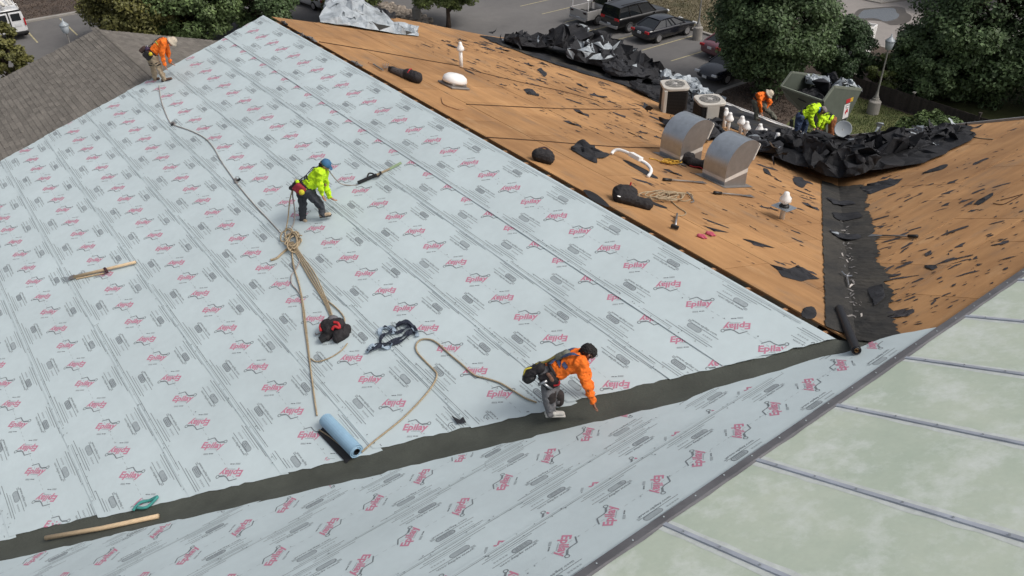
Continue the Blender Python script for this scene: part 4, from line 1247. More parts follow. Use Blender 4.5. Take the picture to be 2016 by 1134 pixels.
LMK = [(onB(908, 131), 'by the lone white vent pipe'), (onB(893, 168), 'by the white dome vent'), (onB(990, 120), 'below the far heap'), (onB(1050, 165), 'in the middle of the far slope'), (onB(1130, 175), 'below the crumpled grey sheets'), (onB(1225, 190), 'left of the tall condenser'),
       (onB(1060, 240), 'in mid slope above the lone pouch'), (onB(1180, 240), 'above the white bent pipe'), (onB(1270, 270), 'left of the left metal hood'), (onB(1440, 330), 'beside the right metal hood'), (onB(1540, 430), 'by the pipe with the lifted plate'), (onB(1400, 465), 'by the pink gloves'),
       (onB(1300, 400), 'by the coiled tan rope'), (onB(1500, 500), 'in the open plywood left of the valley'), (onB(1590, 600), 'at the low corner of the stripped slope'), (onB(1570, 350), 'at the head of the valley felt'),
       (onC(1740, 380), 'right of the valley, below the big heap'), (onC(1760, 465), 'by the scraper right of the valley'), (onC(1770, 560), 'right of the valley, level with the T-shaped tool'), (onC(1800, 620), 'right of the valley, near the skylight'), (onC(1860, 520), 'by the fish-shaped scrap'), (onC(1940, 390), 'by the straight felt strip at the right'),
       (onC(1880, 320), 'right of the big heap'), (onC(1980, 300), 'near the right-hand rake'), (onC(1960, 480), 'above the skylight at the right'), (onC(1840, 420), 'in the middle of the right-hand plywood')]
def place_scrap(p, ez, ang, ln, k, label, group):
    lm = min(LMK, key=lambda q: (q[0] - p).length)[1]
    label = '%s %s scrap of black felt %s' % ('small' if ln < .2 else 'middling' if ln < .34 else 'long', SHAPE[k % 8], lm)
    o = bpy.data.objects.new('felt_scrap', SCR[k % len(SCR)]); COL.objects.link(o)
    ex = Vector((math.cos(ang), math.sin(ang), 0))
    o.matrix_world = frame(p, ex, ez) @ Matrix.Diagonal((ln, ln * random.uniform(.8, 1.3), ln, 1))
    tag(o, label, 'felt scrap', group)
def in_poly(x, y, P_):
    c = False; j = len(P_) - 1
    for i in range(len(P_)):
        if (P_[i][1] > y) != (P_[j][1] > y) and x < (P_[j][0] - P_[i][0]) * (y - P_[i][1]) / (P_[j][1] - P_[i][1]) + P_[i][0]: c = not c
        j = i
    return c
small = MB(); rnd = random.Random(77)
def small_scrap(p, ez, ang, ln):
    F = frame(p, Vector((math.cos(ang), math.sin(ang), 0)), ez); w = ln * rnd.uniform(.12, .45)
    q = [Vector((ln / 2 * rnd.uniform(.5, 1.1) * math.cos(t), w / 2 * rnd.uniform(.5, 1.2) * math.sin(t), .004)) for t in np.arange(6) * PI / 3]
    small.add([F @ v for v in q], [tuple(range(6))])
# near the far eave
polyB = [(8.2, 20), (3.4, 17.5), (3.6, 13.0), (2.6, 9.0), (6.0, 8.6), (6.6, 9.8), (8.2, 11.5), (9.4, 14.4), (8.7, 15.8), (8.2, 17.4)]
LB = 'torn scrap of black felt on the stripped slope between ridge and far eave'
k = 0
while k < 115:
    x, y = rnd.uniform(2.4, 9.4), rnd.uniform(8, 20)
    if not in_poly(x, y, polyB) or rnd.random() > (x - 1.0) / 7.0: continue
    k += 1; place_scrap(roofB(x, y, .004), NB, PI / 2 + rnd.gauss(0.25, .22), rnd.choice((.18, .25, .32, .45, .6)) * rnd.uniform(.8, 1.2), rnd.randrange(8), LB, 'torn felt scraps on the plywood')
for _ in range(620):
    x, y = rnd.uniform(2.4, 9.4), rnd.uniform(8, 20)
    if in_poly(x, y, polyB): small_scrap(roofB(x, y, .004), NB, PI / 2 + rnd.gauss(.2, .4), rnd.uniform(.05, .2))
# around the hoods and down to the valley felt
LB2 = 'torn scrap of black felt on plywood between the metal hoods and the valley'
polyB2 = [(.6, 2.0), (1.2, 1.6), (5.6, 4.4), (7.6, 5.6), (7.6, 7.6), (6, 7.4), (3.4, 7.0), (1.0, 6.0)]
k = 0
while k < 44:
    x, y = rnd.uniform(.3, 7.6), rnd.uniform(1, 8)
    if not in_poly(x, y, polyB2) or rnd.random() > .25 + .75 * max(0, 1 - (y - KV * x) / 2.2): continue
    k += 1; place_scrap(roofB(x, y, .004), NB, PI / 2 + rnd.gauss(.15, .3), rnd.choice((.15, .22, .3, .5)), rnd.randrange(8), LB2, 'torn felt scraps on the plywood')
for _ in range(200):
    x, y = rnd.uniform(.3, 7.6), rnd.uniform(1, 8)
    if in_poly(x, y, polyB2): small_scrap(roofB(x, y, .004), NB, PI / 2 + rnd.gauss(.2, .4), rnd.uniform(.04, .15))
LB3 = 'torn scrap of black felt on the plywood right of the valley'
k = 0
while k < 100:
    px, py = rnd.uniform(1690, 2016), rnd.uniform(250, 640)
    p = onC(px, py)
    if p.x < p.y / KV + .45 or p.y < -.35 or p.y > 7 or p.x > 14: continue
    if rnd.random() > .35 + .65 * math.exp(-(p.x - p.y / KV) / 2.4): continue
    k += 1; place_scrap(roofC(p.x, p.y, .004), NC, rnd.gauss(-.25, .32), rnd.choice((.12, .16, .22, .3, .42)) * rnd.uniform(.7, 1.3), rnd.randrange(8), LB3, 'torn felt scraps on the plywood')
for _ in range(330):
    px, py = rnd.uniform(1690, 2016), rnd.uniform(240, 640); p = onC(px, py)
    if p.x > p.y / KV + .4 and -.4 < p.y < 7 and p.x < 14.2: small_scrap(roofC(p.x, p.y, .004), NC, rnd.gauss(-.25, .35), rnd.uniform(.04, .16))
tag(small.build('felt_crumbs', [MT['scrap']]), 'tiny black felt crumbs scattered over the plywood', 'felt crumbs', kind='stuff')
# named larger pieces
def piece(name, px, at, npts, amp, seed, label, mats=None, wt=(1.0,), jag=.03):
    ol = [(at(*t).x, at(*t).y) for t in px]
    f = roofB if at is onB else roofC
    tag(crumple(name, ol, f, lambda x, y: 0, npts, amp, seed, mats or FM, wt, sub=.2, edge=.006, jag=jag), label, 'felt scrap')
piece('felt_scrap', [(1122, 295), (1145, 278), (1160, 285), (1175, 300), (1205, 305), (1190, 315), (1165, 310), (1180, 326), (1150, 312)], onB, 22, .18, 301, 'curled black felt piece beside the white bent pipe')
piece('felt_scrap', [(1219, 313), (1240, 318), (1275, 336), (1298, 354), (1278, 349), (1242, 328)], onB, 8, .02, 302, 'long thin black felt strip under the white bent pipe')
piece('felt_scrap', [(1520, 522), (1548, 532), (1570, 522), (1590, 536), (1610, 550), (1575, 554), (1540, 545)], onB, 12, .06, 303, 'branching black felt tear beside the lower valley felt')
piece('felt_scrap', [(1454, 468), (1480, 474), (1530, 490), (1500, 486)], onB, 6, .03, 304, 'leaf-shaped black felt tear in the middle of the plywood')
piece('felt_scrap', [(1580, 610), (1598, 600), (1610, 612), (1600, 632), (1575, 628)], onB, 8, .04, 305, 'black felt patch at the low corner beside the white roof tip')
piece('felt_scrap', [(1690, 372), (1730, 358), (1775, 352), (1760, 366), (1710, 384)], onC, 14, .06, 306, 'broad black felt tear just below the valley heap')
piece('felt_scrap', [(1840, 330), (1868, 322), (1860, 334), (1812, 344)], onC, 8, .05, 307, 'black felt patch right of the valley heap')
piece('felt_scrap', [(1812, 522), (1860, 522), (1836, 534)], onC, 5, .02, 308, 'fish-shaped black felt scrap in the open plywood')
piece('felt_scrap', [(1915, 402), (1955, 380), (1958, 386), (1925, 404)], onC, 5, .06, 309, 'straight black felt strip at the far right')
piece('felt_scrap', [(1142, 372), (1160, 374), (1180, 386), (1206, 410), (1190, 408), (1160, 390)], onB, 6, .02, 310, 'leaf-shaped felt tear left of the black tool bag')
piece('felt_scrap', [(1265, 392), (1285, 396), (1320, 412), (1300, 410)], onB, 5, .02, 311, 'felt tear in front of the coiled tan rope')
piece('felt_scrap', [(1384, 445), (1402, 448), (1432, 458), (1405, 456)], onB, 5, .02, 312, 'slim felt tear just above the pink gloves')
piece('felt_scrap', [(1560, 352), (1575, 348), (1590, 362), (1580, 372), (1565, 364)], onB, 8, .05, 313, 'curled felt flap at the head of the valley felt')
piece('felt_scrap', [(1500, 330), (1512, 332), (1518, 346), (1506, 342)], onB, 5, .03, 314, 'small felt flap right of the right metal hood')
piece('felt_scrap', [(1030, 176), (1052, 178), (1062, 190), (1040, 186)], onB, 6, .10, 315, 'triangular felt scrap standing up in mid slope')
piece('felt_scrap', [(1058, 138), (1066, 133), (1078, 148), (1072, 152)], onB, 4, .06, 316, 'upright felt strip near the far heap')

# -- black felt still lying in the far valley
rows = []; rnd = random.Random(4)
for k in range(141):
    s = .25 + 8.0 * k / 140; jl = rnd.uniform(-.015, .02)
    jr = .16 * noise.noise(Vector((s * 1.7, 3, 0))) + .14 * abs(noise.noise(Vector((s * 6.0, 9, 0)))) + rnd.uniform(-.05, .05)
    rows.append([roofB(s - .10, KV * s + .42 + jl, .008), roofB(s, KV * s + .2, .010 + .012 * rnd.random()), surfBC(s, KV * s, .014 + .012 * rnd.random()), roofC(s, KV * s - .25, .012 + .014 * rnd.random()), roofC(s + .1, KV * s - .52 - jr, .009)])
v, f = grid_mesh(rows); mb = W(BLD); mb.add(v, [q[::-1] for q in f]); vo = mb.build('valley_felt', [MT['feltold']], BLD)
s_ = vo.modifiers.new('s', 'SUBSURF'); s_.subdivision_type = 'SIMPLE'; s_.levels = s_.render_levels = 2
tx = bpy.data.textures.new('valleycrease', 'CLOUDS'); tx.noise_scale = .15
dm = vo.modifiers.new('d', 'DISPLACE'); dm.texture = tx; dm.strength = -.03; dm.mid_level = .05; dm.texture_coords = 'GLOBAL'
for i, px in enumerate([[(1632, 430), (1690, 420), (1700, 432), (1640, 442)], [(1625, 470), (1690, 466), (1698, 474), (1650, 480)], [(1620, 405), (1670, 398), (1685, 405), (1640, 412)], [(1706, 570), (1735, 565), (1745, 590), (1720, 610)]]):
    ol = [(onC(*t).x, onC(*t).y) for t in px]
    tag(crumple('felt_flap', ol, surfBC, lambda x, y: .035, 10, .03, 400 + i, FM, (.95, .05), sub=.15, jag=.03),
        ['ragged black flap across the valley felt', 'second ragged flap down the valley felt', 'uppermost ragged flap on the valley felt', 'dark torn patch low in the valley, beside the plywood'][i], 'felt', 'flaps on the valley felt')

# -- bright debris lying along the valley line
mb = MB(); rnd = random.Random(19)
for k in range(70):
    s = rnd.uniform(.9, 5.6); p = surfBC(s + rnd.gauss(0, .05), KV * s + rnd.gauss(-.02, .06), .05); ln = rnd.uniform(.01, .05)
    F = frame(p, (rnd.gauss(0, 1), rnd.gauss(0, 1), 0), (rnd.gauss(0, .3), rnd.gauss(0, .3), 1))
    mb.add([F @ Vector(q) for q in ((-ln, -ln * .25, 0), (ln, -ln * .3, 0), (ln * .8, ln * .3, 0), (-ln, ln * .25, 0))], [(0, 1, 2, 3)])
tag(mb.build('valley_debris', [MT['galvd']]), 'pale flecks of debris along the black valley felt', 'debris', kind='stuff')
# ================================================================== ROLLS
def roll(name, a, b, r, m, label, core=True, at_n=NC, coreM=None):
    a, b = Vector(a), Vector(b)
    e = thing(name, a, label, 'roll')
    d = (b - a).normalized()
    mb = W(e); n = 20; u = d.orthogonal().normalized(); w = d.cross(u); secs = []
    for p in (a, b):
        secs.append([p + (u * math.cos(2 * PI * k / n) + w * math.sin(2 * PI * k / n)) * r for k in range(n)])
    mb.loft(secs, caps=False)
    for p, s in ((a, -1), (b, 1)):     # wound layers at each end
        ring = [p + (u * math.cos(2 * PI * k / n) + w * math.sin(2 * PI * k / n)) * r for k in range(n)]
        prev = ring
        for rr, off in ((r * .86, -.006), (r * .72, .004), (r * .55, -.008), (r * .46, 0)):
            cur = [p + d * s * off + (u * math.cos(2 * PI * k / n) + w * math.sin(2 * PI * k / n)) * rr for k in range(n)]
            mb.loft([prev, cur], caps=False); prev = cur
    mb.build('wound_sheet', [m], e, smooth=False)
    mb = W(e)
    mb.tube([a - d * .012, b + d * .012], r * .45, 14, cap=False); mb.tube([b + d * .012, a - d * .012], r * .34, 14, cap=False)
    mb.build('core', [coreM or mat('cardboard_' + name, (.42, .27, .14), .85, .15, 12)], e, smooth=True)
    return e
a = onC(1652, 608, .13); b = onC(1686, 690, .10)
roll('felt_roll', a, b, .062, mat('new_black_felt', (.018, .019, .024), .45, .2, 6), 'roll of new black felt lying in the valley head')
ra, rb = onA(641, 826, .11), onA(702, 889, .11)
e = roll('underlayment_roll', ra, rb, .105, mat('blue_roll', (.25, .40, .53), .5, .08, 5), 'light blue roll of underlayment lying by the valley edge', coreM=MT['black'])
mb = W(e); d = (rb - ra).normalized(); up = NA; sd_ = d.cross(up)
rows = [[ra + d * (.02 + t * (rb - ra).length * .95) + sd_ * q - up * hh for q, hh in ((.06, .06), (.14, .075), (.20, .078))] for t in np.linspace(0, 1, 6)]
v, f = grid_mesh(rows); mb.add(v, f); mb.build('loose_end', [MT['black']], e)
mb = MB(); px = [(888, 818), (905, 826), (912, 820), (918, 832), (900, 834)]
mb.add([onA(*t, h=.045) for t in px], [tuple(range(5))]); tag(mb.build('felt_scrap', [MT['felt']]), 'small black scrap on the white roof above the valley membrane', 'felt scrap')

# ================================================================== VENTS AND MACHINES ON THE STRIPPED SLOPE
def hood(p, label):
    e = thing('exhaust_hood', p, label, 'exhaust hood', 'metal exhaust hoods')
    Wd, R_ = .62, .56
    z0 = .36
    arc = [(R_ - R_ * math.cos(t), z0 + R_ * .92 * math.sin(t)) for t in np.linspace(0, math.radians(142), 15)]
    prof = [(0, -.35)] + arc
    xi, zi = .84, .36
    n = len(prof)
    mb = MB()
    rows = [[(x, -Wd / 2, z) for x, z in prof], [(x, Wd / 2, z) for x, z in prof]]
    mb.add(rows[0] + rows[1], [(i, n + i, n + i + 1, i + 1) for i in range(n - 1)])
    mb.build('curved_back', [MT['galv']], e, smooth=True)  # same steel as the sides, with the bluish sky reflection in its colour
    for s in (-1, 1):
        mb = MB(); pl_ = prof + [(xi, zi), (.72, .22), (.72, -.35)]
        vs_ = [(x, s * Wd / 2, z) for x, z in pl_]; mb.add(vs_, [tuple(range(len(vs_)))])
        mb.build('side_panel', [MT['galvd']], e)  # same steel as the back; the plywood's brown reflection is painted in
    mb = MB(); mb.add([(.72, -Wd / 2, -.35), (.72, Wd / 2, -.35), (.72, Wd / 2, .22), (.72, -Wd / 2, .22), (xi, Wd / 2, zi), (xi, -Wd / 2, zi)], [(0, 1, 2, 3), (3, 2, 4, 5)])
    mb.build('front_panel', [MT['galvd']], e)  # brown reflection painted in, as on the side panels
    ex_, ez_ = arc[-1]
    mb = MB()
    for s in (-1, 1): mb.bar((ex_, s * Wd / 2, ez_), (xi, s * Wd / 2, zi), .035, .03, up=(0, 1, 0))
    mb.bar((ex_, -Wd / 2, ez_), (ex_, Wd / 2, ez_), .03, .03); mb.bar((xi, -Wd / 2, zi), (xi, Wd / 2, zi), .03, .03)
    mb.build('opening_rim', [MT['tape']], e)
    mb = MB(); mb.add([(ex_ - .03, -Wd / 2 + .01, ez_ - .03), (ex_ - .03, Wd / 2 - .01, ez_ - .03), (xi - .05, Wd / 2 - .01, zi), (xi - .05, -Wd / 2 + .01, zi)], [(0, 1, 2, 3)]); mb.build('mesh_screen', [MT['black']], e)
    mb = MB(); k = .003; h0, h1 = .11, .19
    loop = [(-k, -Wd / 2 - k), (.72 + k, -Wd / 2 - k), (.72 + k, Wd / 2 + k), (-k, Wd / 2 + k)]
    mb.add([(x, y, h0 + .02 * ((i * 7) % 3 - 1)) for i, (x, y) in enumerate(loop)] + [(x, y, h1 + .02 * ((i * 5) % 3 - 1)) for i, (x, y) in enumerate(loop)], [(i, (i + 1) % 4, 4 + (i + 1) % 4, 4 + i) for i in range(4)])
    mb.build('tape_band', [MT['tape']], e)
    mb = MB(); sl = -PA
    fl = [(-.12, -Wd / 2 - .12), (.86, -Wd / 2 - .12), (.86, Wd / 2 + .12), (-.12, Wd / 2 + .12)]
    mb.add([(x, y, sl * x + .012) for x, y in fl], [(0, 1, 2, 3)]); mb.build('base_flange', [MT['galvd']], e)
    return e
hood(roofB(4.33, 7.40), 'curved galvanised exhaust hood, the left one beside the yellow rope')
hood(roofB(4.22, 6.02), 'curved galvanised exhaust hood, the right one nearer the valley')

def condenser(p, rz, label, w=.73, h=.82, panel='side'):
    e = thing('condenser_unit', Matrix.Translation(p) @ Matrix.Rotation(rz, 4, 'Z'), label, 'condenser', 'rooftop condensers')
    bg_ = mat('beige_metal', (.50, .475, .43), .5, .06, 4); c = w / 2
    mb = MB(); mb.box((0, 0, h * .5 - .15), (w - .05, w - .05, h + .22)); mb.build('coil', [mat('coil_brown_black', (.016, .013, .012), .75, .2, 60)], e, bevel=.06)
    for k in range(26):
        zz = -.2 + (h + .12) * k / 26
        mb = MB()
    mb = MB()
    for k in range(22):
        zz = -.2 + (h + .14) * k / 22
        for s in (-1, 1):
            mb.box((0, s * (c - .018), zz), (w - .14, .008, .010)); mb.box((s * (c - .018), 0, zz), (.008, w - .14, .010))
    tag(mb.build('louvres', [MT['black']], e), kind='stuff')
    if panel == 'side': mb = MB(); mb.box((-c + .04, -c + .12, h * .5 - .15), (.10, .26, h + .26)); mb.build('service_panel', [bg_], e, bevel=.02)
    else: mb = MB(); mb.box((-.02, -c + .01, h * .5 - .15), (.36, .05, h + .26)); mb.build('service_panel', [bg_], e, bevel=.02)
    mb = MB(); rr = .16; pts = []
    for cx_, cy_, a0 in ((c - rr, c - rr, 0), (-c + rr, c - rr, PI / 2), (-c + rr, -c + rr, PI), (c - rr, -c + rr, 3 * PI / 2)):
        pts += [(cx_ + rr * 1.1 * math.cos(a0 + t), cy_ + rr * 1.1 * math.sin(a0 + t)) for t in np.linspace(0, PI / 2, 6)]
    mb.prism(pts, h - .04, h + .045); mb.build('top_cover', [bg_], e, bevel=.02)
    mb = MB(); mb.lathe([(.001, h + .05), (.29, h + .05)], 24); mb.build('fan_opening', [mat('grille_grey', (.20, .19, .18), .7, .15, 20)], e)
    mb = MB()
    for r_ in (.08, .12, .16, .20, .24, .28): mb.lathe([(r_ - .006, h + .052), (r_ - .006, h + .060), (r_ + .006, h + .060), (r_ + .006, h + .052)], 24)
    for k in range(8):
        a = 2 * PI * k / 8; mb.bar((.05 * math.cos(a), .05 * math.sin(a), h + .06), (.29 * math.cos(a), .29 * math.sin(a), h + .06), .008, .008)
    mb.lathe([(.001, h + .075), (.07, h + .07), (.08, h + .055)], 12)
    tag(mb.build('fan_grille', [mat('grille_pale', (.40, .39, .37), .6, .1, 20)], e), kind='stuff')
condenser(onB(1323, 221), -YAW + .05, 'tall condenser with a round fan grille, the one farther from the metal hoods')
condenser(onB(1390, 253), -YAW + .15, 'condenser with a beige service panel facing the white caps', panel='front')

def vent_cap(px, py, top, label, at=onB, cap=1.0, bare=False):
    p = at(px, py); e = thing('vent_pipe', p, label, 'vent pipe', 'white capped vent pipes')
    sc = FPX / float(RM[2] @ (np.array(p) - CAM)); h = max(.12, (py - top) / (sc * .93)) + .09
    mb = MB(); mb.lathe([(.052, -.12), (.052, h - .16)], 14); mb.build('pipe', [MT['white']], e, smooth=True)
    c = cap; z = h - .24 * c
    mb = MB(); mb.lathe([(.055 * c, z - .02), (.105 * c, z), (.115 * c, z + .03), (.10 * c, z + .08), (.062 * c, z + .15), (.05 * c, z + .18), (.052 * c, z + .21), (.035 * c, z + .235), (.001, z + .24)], 16); mb.build('cap', [MT['white']], e, smooth=True)
    return e
vent_cap(1425, 250, 217, 'white capped vent pipe, farthest left of the cluster behind the hoods', cap=1.1)
vent_cap(1433, 256, 226, 'white capped vent pipe, front one of the leftmost pair', cap=1.1)
vent_cap(1457, 262, 233, 'white capped vent pipe, left one of the middle pair', cap=1.1)
vent_cap(1467, 267, 243, 'white capped vent pipe, right one of the middle pair', cap=1.1)
vent_cap(1492, 277, 248, 'white capped vent pipe, left one of the pair nearest the heap', cap=1.1)
vent_cap(1503, 281, 258, 'white capped vent pipe, right one of the pair nearest the heap', cap=1.1)
e = thing('loose_cap', onB(1530, 274, .38), 'loose white vent cap sitting on the torn felt', 'vent cap')
mb = MB(); mb.lathe([(.11, -.02), (.13, .0), (.10, .06), (.05, .12), (.05, .17), (.001, .18)], 16); mb.build('cap', [MT['white']], e, smooth=True)
e = thing('loose_cap', onC(1803, 279, .12), 'loose white vent cap among the felt near the right-hand rake', 'vent cap')
mb = MB(); mb.lathe([(.10, -.02), (.12, .0), (.09, .05), (.045, .10), (.001, .13)], 16, R=Matrix.Rotation(.7, 3, 'X')); mb.build('cap', [MT['white']], e, smooth=True)
vent_cap(908, 131, 92, 'tall white capped vent pipe standing alone near the far end', cap=.95)
# pipe with a lifted flashing plate
p = onB(1539, 431); e = thing('vent_pipe', p, 'white vent pipe with a metal flashing plate lifted off the roof', 'vent pipe')
mb = MB(); mb.lathe([(.05, -.1), (.05, .52)], 14); mb.build('pipe', [MT['offwhite']], e, smooth=True)
mb = MB(); R = Matrix.Rotation(.12, 3, 'Y') @ Matrix.Rotation(-YAW + .7, 3, 'Z'); mb.box((.0, 0, .27), (.36, .36, .008), R); mb.build('flashing_plate', [MT['galv']], e)
mb = MB(); mb.lathe([(.10, .28), (.09, .31), (.055, .34)], 14); mb.build('collar', [MT['black']], e, smooth=True)
mb = MB(); mb.lathe([(.07, .36), (.115, .40), (.11, .46), (.06, .53), (.05, .58), (.001, .60)], 16); mb.build('cap', [MT['white']], e, smooth=True)
# upturned white dome vent
p = onB(893, 170); e = thing('dome_vent', frame(p, (0, -1, 0), NB), 'white dome roof vent on a dark square base near the far end', 'roof vent')
mb = MB(); mb.box((0, 0, .03), (.66, .56, .05)); mb.box((0, 0, .08), (.5, .44, .08)); mb.build('base', [MT['galvd']], e, bevel=.02)
mb = MB(); mb.lathe([(.30, .11), (.315, .15), (.29, .24), (.20, .30), (.001, .325)], 20); mb.build('dome', [MT['white']], e, smooth=True)
# satellite dish and bucket
p = hit(1660, 254, (1, 0, 0), 12.5); n_ = (Vector(CAM) - p).normalized() + Vector((0, -.1, .05))
e = thing('satellite_dish', p, 'pale grey satellite dish tipped on its mount beside the heap', 'satellite dish')
M_ = frame((0, 0, 0), (1, 0, 0), n_); mb = MB(M_); mb.lathe([(.001, -.05), (.12, -.042), (.22, -.012), (.245, 0), (.245, -.012), (.12, -.056), (.001, -.064)], 28); mb.build('reflector', [mat('dish_grey', (.40, .44, .47), .45, .06, 5)], e, smooth=True)
mb = MB(); q_ = surfBC(p.x, p.y) - p; mb.tube([M_ @ Vector((0, 0, -.06)), q_ + Vector((0, 0, .3)), q_], .025, 8); mb.tube([M_ @ Vector((0, -.24, 0)), M_ @ Vector((0, -.26, .05)), M_ @ Vector((.02, -.2, .18))], .012, 6); mb.build('mount', [MT['galvd']], e, smooth=True)
p = hit(1562, 286, (1, 0, 0), 10.6); e = thing('bucket', Matrix.Translation(p) @ Matrix.Rotation(.15, 4, 'Y'), 'blue grey plastic bucket at the top of the valley heap', 'bucket')
bm_ = mat('bucket_plastic', (.12, .18, .20), .45, .08, 6)
mb = MB(); mb.lathe([(.13, -.22), (.165, .10), (.175, .10), (.175, .13), (.158, .13), (.125, -.19), (.001, -.19)], 20); mb.build('tub', [bm_], e, smooth=True)
mb = MB(); mb.tube([(.17 * math.cos(t), .17 * math.sin(t) * .35 - .05, .12 + .12 * math.sin(t)) for t in np.linspace(0, PI, 9)], .006, 5); mb.build('handle', [MT['metal']], e)
# ================================================================== ROPES, TOOLS AND BAGS
def A_(*pts, h=.016): return [onA(x, y, h + .018) for x, y in pts]
def B_(*pts, h=.016): return [onB(x, y, h) for x, y in pts]
rope('safety_rope', A_((313, 168), (318, 200), (332, 236), (343, 246), (372, 256), (402, 271), (420, 290), (436, 318), (455, 345), (470, 366), (500, 402), (530, 434), (552, 458)), .011, MT['ropegrey'], 'grey safety rope running from the worker in tan trousers to the tangle', k=8)
for px, py in ((342, 245), (464, 356)):
    pass
e = thing('rope_grab', onA(465, 357, .02), 'dark rope grab halfway along the grey safety rope', 'rope grab')
mb = MB(frame((0, 0, 0), (0, -1, 0), NA) @ Matrix.Rotation(-.3, 4, 'Z')); mb.box((0, 0, .015), (.16, .07, .05)); mb.build('body', [MT['galvd']], e, bevel=.012)
mb = MB(frame((0, 0, 0), (0, -1, 0), NA)); mb.box((.05, .05, .03), (.05, .09, .03)); mb.build('lever', [MT['black']], e, bevel=.006)
e = thing('rope_grab', onA(342, 244, .02), 'small rope grab near the upper bend of the grey safety rope', 'rope grab')
mb = MB(frame((0, 0, 0), (0, -1, 0), NA)); mb.box((0, 0, .015), (.15, .07, .05)); mb.build('body', [MT['galvd']], e, bevel=.012)
mb = MB(frame((0, 0, 0), (0, -1, 0), NA)); mb.box((.05, -.04, .03), (.05, .08, .03)); mb.build('lever', [MT['black']], e, bevel=.006)

# tangle of tan rope below the second worker
rnd = random.Random(12)
def coil(c, n, rx, ry, seed, hmax=.10, drift=(0, 0), atf=onA):
    r = random.Random(seed); pts = []
    for k in range(n * 9):
        t = k / 9 * 2 * PI; q = r.uniform(.55, 1.1); f = k / (n * 9)
        pts.append(atf(c[0] + rx * q * math.cos(t) + drift[0] * f, c[1] + ry * q * math.sin(t) + drift[1] * f, .016 + hmax * r.random() * .8))
    return pts
rope('rope_tangle', coil((570, 466), 7, 17, 20, 5, .12, (10, 12)), .014, MT['rope'], 'knotted tan rope tangle below the worker in the blue cap', k=4)
rope('rope_end', A_((533, 512), (545, 508), (556, 498), (568, 488)), .022, MT['rope'], 'thick short tan rope end left of the tangle')
for i, dx in enumerate((-4, 0, 4, 8)):
    rope('tan_rope', A_((572 + dx * .6, 476), (590 + dx, 505 + i), (612 + dx * 1.0, 545 - i * 2), (634 + dx * .7, 582), (648 + dx * .4, 612), (655 + dx * .3, 632), h=.014 + .006 * i), .012, MT['rope'],
         ['leftmost strand of the tan rope bundle running down to the tool bag', 'second strand from the left in the bundle to the tool bag', 'third strand in the bundle to the tool bag', 'rightmost strand of the bundle to the tool bag'][i], group='rope bundle to the tool bag')
rope('tan_rope', A_((640, 588), (662, 606), (676, 622), (678, 634), (668, 650)), .012, MT['rope'], 'loop of tan rope passing right of the red and black bag')
rope('tan_rope', A_((575, 486), (577, 520), (588, 556), (594, 590), (600, 640), (608, 700), (614, 745), (620, 790), (624, 818)), .014, MT['rope'], 'long tan rope from the tangle down to the blue roll', k=8)
rope('tan_rope', A_((572, 480), (580, 530), (592, 572), (599, 610), (604, 655), (609, 700), (613, 740), h=.022), .011, MT['rope'], 'second tan rope twisted beside the long one', k=8)
rope('grey_rope', A_((585, 492), (590, 510), (583, 530), (574, 542), (574, 558), (584, 570), (594, 586), (596, 604)), .011, MT['ropegrey'], 'thin grey rope loop beside the long tan rope')
rope('tan_rope', A_((612, 706), (625, 712), (650, 704), (672, 690), (684, 676)), .011, MT['rope'], 'short tan rope curving under the red and black bag')
rope('tan_rope', A_((712, 890), (740, 866), (790, 826), (830, 786), (852, 758), (860, 738), (852, 726), (838, 712), (822, 694), (819, 680), (828, 669), (846, 668), (862, 676), (884, 696), (908, 716), (934, 738), (958, 745), (985, 754), (1012, 770), (1035, 784), (1056, 792)), .014, MT['rope'], 'tan rope snaking from the blue roll to the crouching worker', k=8)
rope('tan_rope', A_((628, 846), (652, 862), (680, 886), (700, 896)), .010, MT['rope'], 'tan rope end lying along the blue roll')
# ropes held by the second worker
rope('grey_rope', [onA(646, 334, .95), onA(660, 352, .5), onA(672, 362, .1), onA(690, 365, .02), onA(704, 364, .02)], .012, MT['ropegrey'], 'doubled grey rope from the blue-capped worker to the rope grab device')
rope('grey_rope', [onA(584, 352, .70), onA(576, 380, .55), onA(580, 412, .3), onA(578, 440, .05), onA(565, 462, .02)], .012, MT['ropegrey'], 'grey rope hanging behind the blue-capped worker')
rope('tan_rope', [onA(582, 352, .72), onA(571, 392, .5), onA(567, 430, .2), onA(562, 456, .03)], .012, MT['rope'], 'tan rope hanging from the waist of the blue-capped worker')
# rope grab device with green end
e = thing('rope_adjuster', onA(745, 345, .042), 'black rope adjuster with a pale green strap end', 'rope adjuster')
mb = W(e); mb.bar(onA(704, 360, .052), onA(742, 344, .052), .07, .05, NA); mb.build('body', [MT['black']], e, bevel=.015)
mb = W(e); mb.tube(spline(A_((722, 352), (726, 342), (734, 342), (742, 348), (750, 342), (748, 338), h=.055)), .016, 7); mb.build('handle', [MT['nylon']], e, smooth=True)
mb = W(e); mb.bar(onA(742, 344, .042), onA(768, 332, .042), .05, .02, NA); mb.build('strap', [MT['rope']], e)
mb = W(e); mb.bar(onA(766, 333, .040), onA(790, 320, .040), .07, .012, NA); mb.build('strap_end', [mat('pale_green_strap', (.30, .40, .24), .8, .1, 10)], e)

